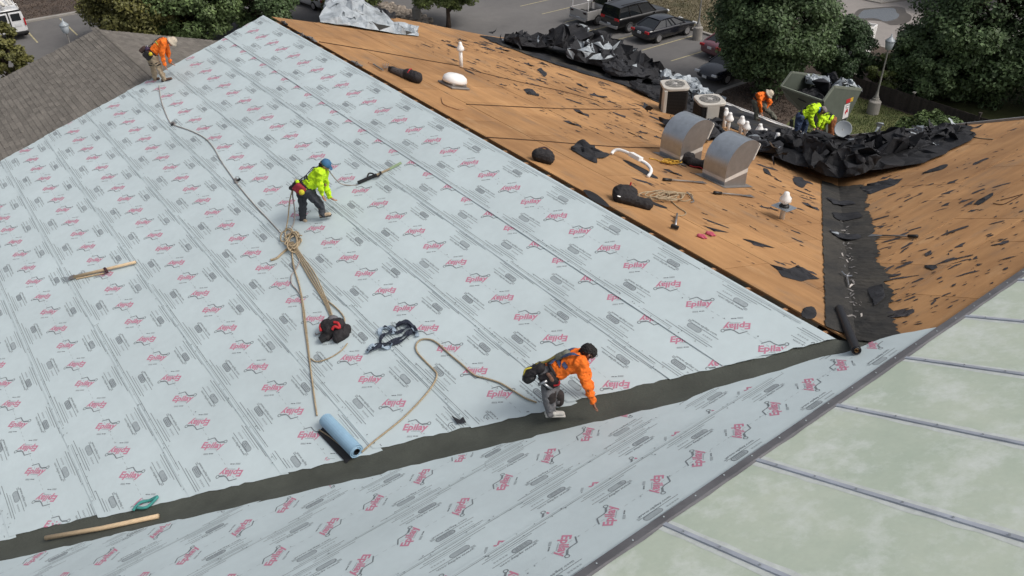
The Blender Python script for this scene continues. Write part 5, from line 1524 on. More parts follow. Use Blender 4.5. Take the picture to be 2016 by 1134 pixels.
# shingle fork
e = thing('shingle_fork', onA(195, 535, 0.050), 'shingle fork with a pale wooden handle lying on the white roof', 'fork')
WD = mat('pale_wood', (.58, .44, .28), .65, .12, 6, stretch=(1, 6, 6))
mb = W(e); mb.tube([onA(146, 545, 0.070), onA(205, 531, 0.070), onA(267, 516, 0.070)], .030, 10); mb.build('handle', [WD], e, smooth=True)
mb = W(e); mb.bar(onA(150, 549, 0.040), onA(205, 538, 0.040), .025, .02, NA); mb.build('brace', [WD], e)
mb = W(e); mb.bar(onA(146, 545, 0.060), onA(136, 548, 0.050), .12, .03, NA); mb.build('socket', [MT['galvd']], e, bevel=.01)
for dx, dy in ((-22, 1), (-21, 4), (-19, 7), (-17, 10)):
    mb = W(e); mb.tube([onA(140, 545 + dy * .5, 0.050), onA(140 + dx * .6, 545 + dy * .8, 0.070), onA(142 + dx, 547 + dy, 0.030)], .007, 5); mb.build('tine', [MT['metal']], e)
mb = W(e)
for k in range(5): mb.tube(spline([onA(200 + 2 * k, 533 - k, 0.040), onA(207, 527 + 2 * k, 0.120), onA(213 - k, 537, 0.040)]), .011, 5)
mb.build('lashing', [mat('dark_red_cord', (.05, .02, .028), .85, .2, 20)], e, smooth=True)
# wooden poles at the lower left, and a teal strap
e = thing('wooden_pole', onA(90, 1058, 0.050), 'round wooden pole lying across the grey membrane at the lower left', 'pole')
mb = W(e); mb.tube([onA(90, 1059, 0.080), onA(200, 1040, 0.080), onA(312, 1016, 0.080)], .034, 10); mb.build('shaft', [WD], e, smooth=True)
mb = MB(); mb.tube(spline([onA(262, 1005, 0.050), onA(275, 990, 0.070), onA(295, 985, 0.040), onA(310, 978, 0.070), onA(290, 998, 0.050), onA(270, 1000, 0.060)]), .022, 7); tag(mb.build('teal_strap', [mat('teal_cloth', (.05, .26, .24), .8, .2, 10)], smooth=True), 'crumpled teal strap beside the wooden pole', 'strap')

# red and black harness bag
def bag(name, px, at, nrm, r, label, m, bits, seed):
    p = at(*px); e = thing(name, frame(p, (math.cos(YAW), -math.sin(YAW), 0), nrm), label, 'bag')
    blob('body', bits, .012, [m], e, wrinkle=.02, wscale=12, seed=seed)
    return e
e = bag('tool_bag', (660, 655), lambda a, b: onA(a, b, .02), NA, .2, 'black and red harness bag at the end of the rope bundle', MT['nylon'], [((-.10, .08, .10), (.08, .06, .10), .13, .13), ((-.05, .12, .08), (-.05, .0, .08), .12, .12), ((.10, -.12, .05), (.20, -.02, .05), .10, .10), ((.08, -.18, .04), (.20, -.10, .04), .08, .08), ((-.16, -.08, .04), (-.10, -.12, .04), .07, .06)], 1)
mb = MB(); mb.tube(spline([(-.14, .16, .16), (-.20, .06, .17), (-.19, -.04, .13)]), .022, 7); mb.build('red_strap', [MT['red']], e, smooth=True)
mb = MB(); mb.tube(spline([(.06, .02, .22), (.13, .0, .20), (.15, -.07, .16), (.08, -.06, .20), (.03, -.09, .17)]), .024, 7); mb.build('red_strap', [MT['red']], e, smooth=True)
mb = MB(); mb.ball((0, .15, .16), .10, 10, sc=(1, .8, .75)); mb.build('grey_pocket', [mat('grey_cloth', (.13, .125, .135), .8, .15, 10)], e, smooth=True)
mb = MB(); mb.tube([(-.18, .02, .05), (-.32, -.01, .04), (-.34, .03, .04)], .012, 6); mb.build('hook', [MT['galvd']], e, smooth=True)
mb = MB(); mb.box((-.16, -.14, .06), (.13, .10, .09), Matrix.Rotation(.5, 3, 'Z')); mb.build('pouch', [MT['black']], e, bevel=.015)
# blue and black harness straps
e = thing('safety_harness', onA(770, 668, .01), 'navy and pale blue safety harness lying in a loop on the white roof', 'harness')
nv = mat('navy_webbing', (.020, .026, .045), .8, .3, 12); pb = mat('pale_blue_webbing', (.30, .38, .46), .7, .15, 12)
def web(px, w, m, nm, hh=(.02, .06)):
    pts = spline([onA(x, y, .02 + random.uniform(*hh)) for x, y in px], 5); mb = W(e); rows = []
    for i, p in enumerate(pts):
        t = (pts[min(i + 1, len(pts) - 1)] - pts[max(i - 1, 0)]).normalized(); s = t.cross(NA).normalized(); tw = math.sin(i * .9) * .6
        s = (s * math.cos(tw) + NA * math.sin(tw)) * w / 2
        rows.append([p + s + NA * .004, p - s + NA * .004, p - s - NA * .004, p + s - NA * .004])
    mb.loft(rows); mb.build(nm, [m], e)
random.seed(31)
web([(722, 690), (740, 680), (765, 674), (790, 664), (806, 652), (818, 656)], .06, nv, 'leg_strap')
web([(724, 694), (745, 682), (770, 678), (795, 668), (812, 648), (800, 638), (780, 640)], .05, nv, 'leg_strap')
web([(748, 678), (752, 662), (766, 654), (780, 644), (788, 636), (806, 640), (820, 655)], .06, nv, 'shoulder_strap')
web([(752, 664), (748, 650), (762, 644), (776, 650), (770, 658)], .07, pb, 'chest_strap')
web([(756, 642), (770, 646), (782, 654), (796, 648), (808, 640)], .05, nv, 'shoulder_strap')
web([(722, 694), (732, 682), (740, 680)], .08, pb, 'leg_pad')
web([(752, 682), (764, 684), (772, 676)], .07, pb, 'leg_pad')
web([(812, 644), (820, 654), (822, 662)], .06, pb, 'buckle_end')
web([(786, 634), (800, 632), (814, 642), (820, 652)], .05, nv, 'back_strap', (.06, .12))

# stripped slope: bags, ropes, hand tools
e = bag('tool_bag', (1067, 318), onB, NB, .2, 'black leather pouch alone by the ridge slot', MT['nylon'], [((-.10, -.02, .12), (.08, -.04, .12), .13, .14), ((.12, .05, .14), (.12, -.08, .10), .08, .10)], 2)
mb = MB(); mb.tube(spline([(-.12, .06, .22), (0, .09, .26), (.12, .06, .22)]), .02, 6); mb.build('flap_edge', [mat('dark_leather', (.06, .022, .02), .6, .2, 10)], e, smooth=True)
e = bag('tool_bag', (1240, 400), onB, NB, .2, 'black tool bag beside the coiled tan rope', MT['nylon'], [((-.20, .03, .14), (-.05, .05, .16), .16, .15), ((-.22, -.05, .10), (.0, -.08, .10), .13, .12), ((.10, -.10, .08), (.28, -.12, .08), .10, .11)], 3)
mb = MB(); mb.tube([(-.08, .05, .26), (-.07, .06, .36)], .014, 6); mb.build('red_handle', [MT['red']], e)
mb = MB(); mb.lathe([(.02, 0), (.035, .01), (.02, .02)], 10, (-.26, -.17, .12)); mb.build('ring', [MT['white']], e)
e = bag('tool_bag', (1362, 326), onB, NB, .2, 'black bag slumped between the two metal hoods', MT['nylon'], [((-.22, .06, .14), (-.10, .0, .16), .13, .13), ((-.05, -.06, .09), (.22, -.10, .09), .12, .10), ((.24, -.04, .12), (.26, -.06, .2), .08, .05)], 4)
mb = MB(); mb.tube(spline([(-.1, -.17, .03), (.02, -.19, .03), (.12, -.2, .05), (.2, -.22, .03)]), .010, 5); mb.build('red_cord', [MT['red']], e, smooth=True)
e = thing('tool_bag', frame(onB(795, 153), onB(825, 165) - onB(765, 140), NB), 'rolled grey and black tool pouch near the far end of the slot', 'bag')
blob('body', [((.12, 0, .12), (.42, .0, .12), .14, .15)], .014, [MT['nylon']], e, wrinkle=.02, seed=5)
blob('rolled_cloth', [((-.38, .0, .07), (.05, .0, .09), .08, .12)], .014, [mat('grey_canvas', (.075, .065, .065), .9, .2, 10)], e, wrinkle=.02, seed=6)
mb = MB(); mb.box((-.45, .02, .08), (.16, .16, .12)); mb.build('tool_head', [MT['black']], e, bevel=.01)
mb = MB(); mb.tube(spline([(.16, .05, .26), (.2, -.05, .26), (.22, -.12, .18)]), .014, 6); mb.build('red_strap', [MT['red']], e, smooth=True)
e = thing('shingle_fork', onB(740, 128, .02), 'old shingle fork at the far end of the ridge slot', 'fork')
mb = W(e); mb.tube([onB(735, 126, .05), onB(754, 138, .05)], .022, 7); mb.build('handle', [MT['galvd']], e)
for k in range(4):
    mb = W(e); mb.tube([onB(757 + 4 * k * .5, 134, .05), onB(753 + 4 * k, 125, .06)], .008, 5); mb.build('tine', [MT['metal']], e)
mb = W(e); mb.tube(spline(B_((735, 126), (728, 124), (724, 123), h=.03)), .014, 5); mb.build('grip', [MT['lumber']], e)
random.seed(5)
rope('wire_debris', B_((869, 192), (872, 203), (880, 208), (892, 212), (905, 216), (912, 214)), .012, MT['lumber'], 'bent strip of debris below the white dome vent', cat='debris')
rope('coiled_rope', coil((1283, 382), 6, 34, 9, 8, .10, (50, 6), onB), .011, MT['rope'], 'loose coil of tan rope behind the black tool bag', k=4)
rope('tan_rope', B_((1318, 386), (1324, 398), (1338, 410), (1350, 418), (1346, 424), (1332, 424)), .010, MT['rope'], 'tail of the coiled tan rope leading to the hammer')
rope('tan_rope', B_((1340, 384), (1356, 380), (1364, 388), (1350, 396), (1330, 392)), .010, MT['rope'], 'right-hand loop of the coiled tan rope')
e = thing('snap_hook', onB(1360, 386, .02), 'steel snap hook at the right end of the coiled rope', 'hook')
mb = W(e); mb.tube(spline(B_((1352, 378), (1358, 384), (1366, 396), (1360, 398), h=.03)), .012, 6); mb.build('gate', [MT['galvd']], e, smooth=True)
rope('yellow_rope', coil((1312, 316), 5, 15, 4, 9, .08, (20, 4), onB), .011, mat('yellow_rope', (.50, .28, .03), .8, .15, 30), 'bright yellow cord at the foot of the left metal hood', k=4)
rope('yellow_rope', B_((1278, 312), (1290, 314), (1300, 318), (1312, 320)), .012, mat('yellow_rope_b', (.50, .28, .03), .8, .15, 30), 'short yellow cord leading to the white bent pipe')
rope('bent_pipe', [onB(x, y, h) for x, y, h in ((1204, 303, .03), (1208, 298, .08), (1218, 295, .14), (1236, 301, .16), (1255, 312, .15), (1272, 322, .12), (1281, 332, .08), (1281, 340, .04), (1276, 347, .04))], .036, MT['white'], 'white bent plastic pipe lying on the plywood', cat='pipe', n=10)
e = bpy.data.objects['bent_pipe']
mb = MB(); mb.bar(onB(1242, 303, .17), onB(1262, 314, .17), .12, .09, NB); o = mb.build('sleeve', [MT['white']], e, bevel=.01)
def scraper(p0, p1, label, at=onB, n_=NB, grip=.18):
    e = thing('roof_scraper', at(*p0, h=.02), label, 'scraper', 'long-handled scrapers')
    a, b = at(*p0, h=.04), at(*p1, h=.03); d = b - a
    mb = W(e); mb.tube([a, a + d * grip], [.034, .030], 8); mb.build('grip', [MT['black']], e, smooth=True)
    mb = W(e); mb.tube([a + d * grip, a + d * .72], .017, 8); mb.build('shaft', [MT['galvd']], e, smooth=True)
    s = d.normalized().cross(n_) * .07
    mb = W(e); q = [a + d * .70 - s * .3, a + d * .70 + s * .3, b + s, b - s]; mb.add(q + [p - n_ * .008 for p in q], [(0, 1, 2, 3), (7, 6, 5, 4), (0, 4, 5, 1), (1, 5, 6, 2), (2, 6, 7, 3), (3, 7, 4, 0)]); mb.build('blade', [MT['metal']], e)
scraper((1306, 353), (1388, 359), 'long-handled scraper lying below the left metal hood')
scraper((1406, 379), (1482, 386), 'long-handled scraper lying below the right metal hood')
scraper((1806, 465), (1712, 463), 'long-handled scraper lying right of the valley felt', onC, NC)
e = thing('hammer', onB(1331, 440, .02), 'roofing hammer with a grey handle standing on its head', 'hammer')
mb = W(e); mb.tube([onB(1333, 421, .05), onB(1330, 443, .05)], .018, 8); mb.build('handle', [MT['metal']], e, smooth=True)
mb = W(e); mb.bar(onB(1321, 444, .05), onB(1336, 449, .05), .06, .06, NB); mb.build('head', [MT['black']], e, bevel=.01)
e = thing('pliers', onC(1665, 565, .03), 'steel T-shaped tool lying on the valley felt', 'tool')
mb = W(e); mb.tube([surfBC(*onC(1664, 552)[:2], .07), surfBC(*onC(1669, 572)[:2], .07)], .014, 7); mb.build('shaft', [MT['metal']], e)
mb = W(e); mb.tube(spline([surfBC(*onC(*t)[:2], .07) for t in ((1654, 548), (1660, 552), (1668, 551), (1676, 550))]), .013, 6); mb.build('claw', [MT['metal']], e)
pk = mat('pink_cloth', (.42, .07, .12), .8, .15, 10)
for i, (px, lb) in enumerate((((1380, 468), 'pink glove on the plywood, left one of two'), ((1397, 463), 'pink glove on the plywood, right one of two'))):
    e = thing('glove', frame(onB(*px), (math.cos(YAW), -math.sin(YAW), 0), NB), lb, 'glove', 'pink gloves')
    blob('glove_body', [((-.05, 0, .03), (.03, .0, .03), .035, .04), ((.03, .02, .02), (.09, .03, .02), .014, .012), ((.03, .0, .02), (.10, .0, .02), .014, .012), ((.03, -.02, .02), (.09, -.03, .02), .014, .012), ((-.01, -.03, .02), (.03, -.07, .02), .014, .012)], .008, [pk], e, seed=i)
# thin lines lying on the plywood
LN = mat('dark_cord', (.075, .04, .022), .9, .2, 30)
rope('thin_cord', B_((628, 82), (700, 94), (780, 108), (860, 122), (906, 130), h=.012), .011, LN, 'thin dark cord from the ridge to the lone white vent pipe')
rope('thin_cord', B_((918, 205), (1000, 209), (1090, 213), (1190, 215), (1260, 214), h=.012), .011, LN, 'thin dark cord across the middle of the far slope')
rope('thin_cord', B_((958, 270), (1050, 276), (1135, 283), (1220, 289), (1300, 291), h=.012), .010, LN, 'thin dark cord running to the left metal hood')
rope('thin_cord', B_((905, 132), (960, 146), (1040, 165), (1110, 180), (1180, 200), h=.012), .009, LN, 'thin dark cord past the lone white vent pipe')
rope('thin_cord', [onC(x, y, .012) for x, y in ((1880, 258), (1900, 266), (1930, 272), (1955, 274))], .012, MT['rope'], 'tan cord curling from the right-hand rake')
rope('thin_cord', [onC(x, y, .012) for x, y in ((1955, 400), (1975, 402), (2000, 390), (2014, 382), (2000, 386), (1970, 394))], .008, LN, 'looped dark cord at the right edge')
# anchors along the far part of the ridge
for i, ((x0, y0), (x1, y1), lb) in enumerate((((556, 42), (564, 48), 'dark roof anchor nearest the far peak'), ((584, 63), (606, 74), 'dark rope grab lying at the slot'), ((608, 72), (622, 82), 'grey roof anchor plate at the slot'), ((693, 120), (712, 130), 'steel roof anchor beside the shingle fork'))):
    e = thing('roof_anchor', onB(x0, y0, .02), lb, 'roof anchor', 'roof anchors along the slot')
    mb = W(e); mb.bar(onB(x0, y0, .03), onB(x1, y1, .03), .09, .03, NB); mb.build('plate', [MT['black'] if i < 2 else MT['galvd']], e, bevel=.008)
    c = (onB(x0, y0, .05) + onB(x1, y1, .05)) / 2
    mb = W(e); mb.tube([c + NB * .05 * math.sin(t) + (onB(x1, y1) - onB(x0, y0)).normalized() * .05 * math.cos(t) for t in np.linspace(0, 2 * PI, 12)], .010, 6); mb.build('ring', [MT['galvd']], e, smooth=True)

# ================================================================== LIFTED DEBRIS BOX
GR = mat('green_steel', (.088, .104, .084), .55, .12, 3, .05, 10)
Y2, Y1 = 11.41, 13.15
prof = [(16.5, -4.23), (16.97, -3.81), (18.81, -4.36), (18.2, -5.51), (17.1, -5.6)]
e = thing('debris_lift', (17.6, 12.3, GZ), 'green tapered debris box raised on a lift and filled with torn felt', 'debris box')
prof1 = [(16.5, -4.23), (16.97, -3.81), (18.81, -4.36), (18.45, -4.95), (16.95, -4.75)]
def panel(y, t, pf):
    mb = W(e); n = len(pf); mb.add([(x, y, z) for x, z in pf] + [(x, y + t, z) for x, z in pf], [tuple(range(n)), tuple(range(2 * n - 1, n - 1, -1))] + [(i, n + i, n + (i + 1) % n, (i + 1) % n) for i in range(n)])
    return mb.build('end_panel', [GR], e)
panel(Y2, -.05, prof); panel(Y1, .05, prof1)
def plate(i, j, nm):
    mb = W(e); q = [Vector((prof[i][0], Y2, prof[i][1])), Vector((prof[j][0], Y2, prof[j][1])), Vector((prof1[j][0], Y1, prof1[j][1])), Vector((prof1[i][0], Y1, prof1[i][1]))]
    nn = (q[1] - q[0]).cross(q[3] - q[0]).normalized() * .04
    mb.add(q + [p - nn for p in q], [(0, 1, 2, 3), (7, 6, 5, 4), (0, 4, 5, 1), (1, 5, 6, 2), (2, 6, 7, 3), (3, 7, 4, 0)]); mb.build(nm, [GR], e)
plate(0, 4, 'side_panel'); plate(4, 3, 'floor'); plate(3, 2, 'side_panel')
mb = W(e)
for y in (Y2 - .03, Y1 + .03):
    for a, b in ((0, 1), (1, 2)): mb.bar((prof[a][0], y, prof[a][1] + .02), (prof[b][0], y, prof[b][1] + .02), .09, .06, (0, 1, 0))
for k in (0, 2): mb.bar((prof[k][0], Y2, prof[k][1] + .02), (prof[k][0], Y1, prof[k][1] + .02), .07, .06)
mb.build('rim', [mat('green_steel_rim', (.17, .19, .155), .5, .1, 3)], e)
def stick(pts, m, off, nm='sticker'):
    mb = W(e); mb.add([(x, Y2 - .055 - off, z) for x, z in pts], [tuple(range(len(pts)))]); mb.build(nm, [m], e)
def quad(cx, cz, w, h, sk=-.10): return [(cx - w / 2 + sk * -.5 * h, cz - h / 2 ), (cx + w / 2 + sk * -.5 * h, cz - h / 2), (cx + w / 2 + sk * .5 * h, cz + h / 2), (cx - w / 2 + sk * .5 * h, cz + h / 2)]
stick(quad(18.07, -4.58, .26, .16), MT['red'], .001); stick(quad(18.28, -4.58, .16, .16), mat('sticker_yellow', (.55, .36, .03), .6, .1, 5), .001)
stick(quad(18.08, -4.97, .34, .56), mat('sticker_white', (.66, .66, .66), .6, .05, 5), .001)
stick(quad(18.10, -4.80, .22, .10), MT['black'], .003)
stick(quad(18.10, -4.80, .18, .06), MT['white'], .005)
stick([(18.05, -5.12), (18.12, -5.02), (18.19, -5.06), (18.17, -4.95), (18.10, -4.86), (18.04, -4.96), (18.00, -5.0)], MT['red'], .003)
stick(quad(18.05, -5.32, .30, .07), MT['black'], .001)
# frame and legs down to the wheels
mb = W(e)
for y in (Y2 + .2, Y1 - .2):
    mb.bar((17.2, y, -5.62), (18.3, y, GZ + .7), .10, .10); mb.bar((18.1, y, -5.62), (16.6, y, GZ + .7), .10, .10); mb.bar((16.3, y, GZ + .7), (19.2, y, GZ + .7), .12, .12)
mb.bar((18.0, Y2 + .1, -5.7), (18.0, Y1 - .1, -5.7), .1, .1); mb.build('lift_frame', [MT['black']], e)
for x in (16.8, 18.6):
    for y in (Y2 + .1, Y1 - .1):
        mb = W(e); mb.lathe([(.1, -.1), (.33, -.1), (.35, -.05), (.35, .05), (.33, .1), (.1, .1)], 18, (x, y, GZ + .35), R=Matrix.Rotation(PI / 2, 3, 'X')); mb.build('wheel', [MT['rubber']], e, smooth=True)
def boxsurf(x, y, h=0.0): return Vector((x, y, -4.55 - .15 * (x - 16.6) + h))
for i, (ol, H0, amp, wt, lb) in enumerate(((disc(17.5, 12.3, .85, .8, 9, 71), .0, .45, (.90, .10), 'black felt filling the raised green box'), (disc(18.2, 12.3, .55, .7, 9, 72), .35, .45, (.35, .65), 'pale grey sheet bulging over the far rim of the green box'), (disc(18.1, 12.95, .4, .3, 8, 73), .45, .3, (.3, .7), 'pale scrap at the far corner of the green box'))):
    tag(crumple('torn_felt', ol, boxsurf, lambda x, y, H0=H0: H0, 40, amp, 500 + i, FM, wt, sub=.25), lb, 'felt', 'torn felt in the green box')

def rimsurf(x, y, h=0.0): return Vector((x, y, -4.30 - .9 * max(0, x - 18.8) + h))
tag(crumple('torn_felt', disc(18.95, 12.2, .38, .75, 9, 75), rimsurf, lambda x, y: .02, 40, .35, 511, FM, (.45, .55), sub=.2), 'pale sheet draped over the outer rim of the green box', 'felt', 'torn felt in the green box')
# ================================================================== PEOPLE
RH = Vector((math.cos(YAW), -math.sin(YAW), 0)); NH = Vector((math.sin(YAW), math.cos(YAW), 0)); ZU = Vector((0, 0, 1))
def cloth(name, c, var=.12): return mat(name, c, .85, var, 7, .25, 60, fine=.06)
SKIN = mat('skin', (.36, .19, .125), .6, .1, 12); SKIN2 = mat('skin_dark', (.20, .095, .06), .6, .1, 12)
CL = {'orange': cloth('hi_vis_orange', (.85, .17, .012)), 'yellow': cloth('hi_vis_yellow', (.50, .78, .012)), 'tan': cloth('tan_cotton', (.36, .285, .195)), 'charcoal': cloth('charcoal_denim', (.040, .045, .055)),
      'grey': cloth('grey_cotton', (.17, .17, .18)), 'sage': cloth('grey_green_cotton', (.13, .13, .105)), 'jeans': cloth('blue_denim', (.055, .085, .16)), 'brown': cloth('brown_duck', (.24, .085, .03)),
      'white': cloth('white_leather', (.62, .61, .57)), 'brownleather': cloth('brown_leather', (.10, .055, .038)), 'beige': cloth('beige_suede', (.48, .37, .26)), 'strawhat': cloth('pale_hat', (.50, .43, .34)),
      'blue': cloth('blue_cap', (.035, .12, .24)), 'capgrey': cloth('grey_cap', (.20, .17, .18)), 'hair': cloth('black_hair', (.010, .009, .009), .3), 'bandana': cloth('blue_bandana', (.02, .10, .42)),
      'strap': MT['nylon'], 'navy': cloth('navy_strap', (.05, .075, .16)), 'lime': cloth('lime_tape', (.55, .60, .10))}
def person(F, at_px, s, J, top, bottom, shoe, label, skin=SKIN, hat=None, face=(.5, 0, -.85), hup=(.85, 0, .5), hands=None, straps='strap', extra=None):
    """J: joint -> (px, py, metres away from the camera relative to the feet)"""
    e = thing('person', F, label, 'person', 'roofing crew')
    inv = WM[e.name].inverted()
    def jp(k):
        px, py, lat = J[k]
        r = ray(px, py); n = np.array(NH); t = (n @ np.array(F) + lat - n @ CAM) / (n @ r)
        return inv @ Vector(CAM + r * t)
    def V(a, b, c): return (RH * a + NH * b + ZU * c)
    P_ = {k: jp(k) for k in J}
    hm = (P_['hipN'] + P_['hipF']) / 2; sm = (P_['shN'] + P_['shF']) / 2
    t = (sm - hm).normalized(); lat = (P_['shF'] - P_['shN']).normalized(); bk = (ZU - t * ZU.dot(t))
    if bk.length < .3: bk = -RH - t * (-RH).dot(t)
    bk.normalize()
    h = P_['head']; f = V(*face).normalized(); u = V(*hup); u = (u - f * u.dot(f)).normalized(); el = f.cross(u)
    # --- body: one continuous surface
    caps = [(h - f * .02 * s + u * .015 * s, h + f * .018 * s + u * .01 * s, .088 * s, .084 * s), (h - u * .055 * s + f * .01 * s, h - u * .075 * s + f * .05 * s, .060 * s, .042 * s),
            (h + f * .088 * s - u * .01 * s, h + f * .106 * s - u * .03 * s, .012 * s, .015 * s), (h + el * .088 * s - u * .02 * s, h + el * .092 * s + u * .015 * s, .016 * s, .018 * s), (h - el * .088 * s - u * .02 * s, h - el * .092 * s + u * .015 * s, .016 * s, .018 * s),
            (sm + t * .02, h - u * .05 * s - f * .02 * s, .058 * s, .052 * s), (hm, sm - t * .05, .10 * s, .11 * s)]
    for sd_ in 'NF':
        caps += [(sm, P_['sh' + sd_], .07 * s, .05 * s), (P_['sh' + sd_], P_['el' + sd_], .045 * s, .036 * s), (P_['el' + sd_], P_['wr' + sd_], .036 * s, .026 * s),
                 (hm, P_['hip' + sd_], .09 * s, .08 * s), (P_['hip' + sd_], P_['kn' + sd_], .07 * s, .05 * s), (P_['kn' + sd_], P_['an' + sd_], .05 * s, .035 * s), (P_['an' + sd_] - ZU * .02, P_['an' + sd_].lerp(P_['to' + sd_], .45) - ZU * .01, .025 * s, .022 * s)]
        # hand: palm, four bent fingers of unequal length, thumb from the side of the palm
        w = P_['wr' + sd_]; d = V(*(hands or {}).get(sd_, (.25, 0, -.95))).normalized()
        ax = lat if abs(lat.dot(d)) < .8 else RH; sdv = (ax - d * ax.dot(d)).normalized(); pn = d.cross(sdv)
        pc = w + d * .085 * s
        caps += [(w, pc + sdv * .018 * s, .026 * s, .020 * s), (w, pc - sdv * .018 * s, .026 * s, .020 * s)]
        for k, (off, ln) in enumerate(((-.032, .062), (-.011, .075), (.011, .070), (.032, .055))):
            a = pc + sdv * off * s; m1 = a + d * ln * .55 * s + pn * .006 * s; m2 = m1 + (d * .75 + pn * .65).normalized() * ln * .5 * s
            caps += [(a, m1, .0105 * s, .0098 * s), (m1, m2, .0098 * s, .0085 * s)]
        a = w + d * .03 * s - sdv * .03 * s; m1 = a + (d * .6 - sdv * .7 + pn * .3).normalized() * .04 * s
        caps += [(a, m1, .0125 * s, .011 * s), (m1, m1 + (d * .9 - sdv * .2 + pn * .3).normalized() * .032 * s, .011 * s, .009 * s)]
    blob('body', caps, .0085, [skin], e, smooth_it=2)
    for q in (-1, 1):
        mb = MB(); mb.ball(h + f * .083 * s + u * .012 * s + el * q * .033 * s, .011 * s, 8); mb.build('eye', [MT['black']], e, smooth=True)
    # --- clothes
    wv = P_['shF'] - P_['shN']; wl = wv.normalized()
    caps = [(hm + t * .06 - wl * .065 * s, sm - t * .06 - wl * .085 * s, .130 * s, .142 * s), (hm + t * .06 + wl * .065 * s, sm - t * .06 + wl * .085 * s, .130 * s, .142 * s), (P_['shN'], P_['shF'], .090 * s, .090 * s), (sm, sm + (h - sm) * .42, .07 * s, .062 * s)]
    for sd_ in 'NF': caps += [(P_['sh' + sd_], P_['el' + sd_], .086 * s, .067 * s), (P_['el' + sd_], P_['el' + sd_].lerp(P_['wr' + sd_], .93), .064 * s, .045 * s)]
    sh_ = blob('shirt', caps, .012, [CL[top]], e, wrinkle=.055, wscale=8, seed=hash(label) % 50)
    caps = [(P_['hipN'], P_['hipF'], .125 * s, .125 * s), (hm, hm + t * .10, .125 * s, .120 * s), (hm + wl * .06, hm + wl * .05 + t * .1, .11 * s, .11 * s), (hm - wl * .06, hm - wl * .05 + t * .1, .11 * s, .11 * s)]
    for sd_ in 'NF': caps += [(P_['hip' + sd_], P_['kn' + sd_], .118 * s, .086 * s), (P_['kn' + sd_], P_['an' + sd_], .083 * s, .068 * s)]
    blob('trousers', caps, .012, [CL[bottom]], e, wrinkle=.055, wscale=7, seed=3 + hash(label) % 40)
    for sd_ in 'NF':
        an, to = P_['an' + sd_], P_['to' + sd_]; dv = (to - an); dv.z *= .6
        so = blob('shoe', [(an - dv * .25 - ZU * .02, to - dv * .12, .046 * s, .038 * s), (an, an - ZU * .02 + dv * .25, .052 * s, .048 * s)], .010, [CL[shoe]], e)
        mb = MB(); a = an - dv * .42 - ZU * .062 * s; b = to + dv * .10 - ZU * .030 * s; mb.bar(a, b, .085 * s, .022, (0, 0, 1)); mb.build('sole', [CL['white'] if shoe == 'white' else MT['rubber']], so, bevel=.008)
    # --- harness: straps over the back, belt, pouches
    def ribbon(pts, w, m, nm, nrm):
        pts = spline(pts, 5); mb = MB(); secs = []
        for i, p in enumerate(pts):
            tt = (pts[min(i + 1, len(pts) - 1)] - pts[max(i - 1, 0)]).normalized(); sv = tt.cross(nrm).normalized() * w / 2
            secs.append([p + sv + nrm * .004, p - sv + nrm * .004, p - sv - nrm * .004, p + sv - nrm * .004])
        mb.loft(secs); return mb.build(nm, [m], e)
    if straps:
        o_ = bk * .176 * s; m = CL[straps]
        ribbon([P_['shN'] + t * .06 + lat * .07 + bk * .05, P_['shN'] + lat * .05 - t * .02 + o_ * .95, (hm + sm) / 2 + o_, P_['hipF'] + t * .12 + o_ * .92], .045 * s, m, 'back_strap', bk)
        ribbon([P_['shF'] + t * .06 - lat * .07 + bk * .05, P_['shF'] - lat * .05 - t * .02 + o_ * .95, (hm + sm) / 2 + o_ * 1.01, P_['hipN'] + t * .12 + o_ * .92], .045 * s, m, 'back_strap', bk)
        ribbon([(hm + sm) / 2 - lat * .20 * s - bk * .02, (hm + sm) / 2 - lat * .17 * s + bk * .07, (hm + sm) / 2 + o_], .045 * s, m, 'side_strap', (bk - lat).normalized())
        c = hm + t * .115; mb = MB()
        mb.tube([c + (lat * math.cos(a_) * .205 + bk * math.sin(a_) * .160) * s for a_ in np.linspace(0, 2 * PI, 21)], .026 * s, 8); mb.build('tool_belt', [MT['nylon']], e, smooth=True)
        mb = MB(); mb.lathe([(.02, 0), (.034, .006), (.02, .012)], 12, sm * .72 + hm * .28 + bk * .145 * s, R=Matrix((lat, t, bk)).transposed()); mb.build('back_ring', [MT['metal']], e)
    if extra: extra(e, dict(P=P_, hm=hm, sm=sm, t=t, lat=lat, bk=bk, h=h, f=f, u=u, el=el, s=s, ribbon=ribbon))
    # --- headgear
    FR = frame(h, f, u)
    if hat and hat[0] == 'brim':
        mb = MB(FR); mb.lathe([(.165 * s, .005), (.175 * s, .012), (.115 * s, .045), (.108 * s, .05), (.100 * s, .115), (.06 * s, .145), (.001, .15)], 22); mb.build('hat', [CL[hat[1]]], e, smooth=True)
    elif hat and hat[0] == 'cap':
        mb = MB(FR); mb.lathe([(.106 * s, .02), (.108 * s, .05), (.09 * s, .10), (.05 * s, .125), (.001, .13)], 18)
        vz = [(.09 + .075 * math.cos(a_) * s, .085 * math.sin(a_) * s, .03 - .012 * math.cos(a_)) for a_ in np.linspace(-PI / 2, PI / 2, 9)]
        mb.add(vz + [(x, y, z - .006) for x, y, z in vz], [tuple(range(9)), tuple(range(17, 8, -1))] + [(i, i + 9, i + 10, i + 1) for i in range(8)])
        mb.build('cap', [CL[hat[1]]], e, smooth=True)
        blob('hair', [(h - f * .03 * s + u * .0, h - f * .045 * s - u * .04 * s, .086 * s, .07 * s)], .010, [CL['hair']], e, wrinkle=.02, wscale=25)
    else:
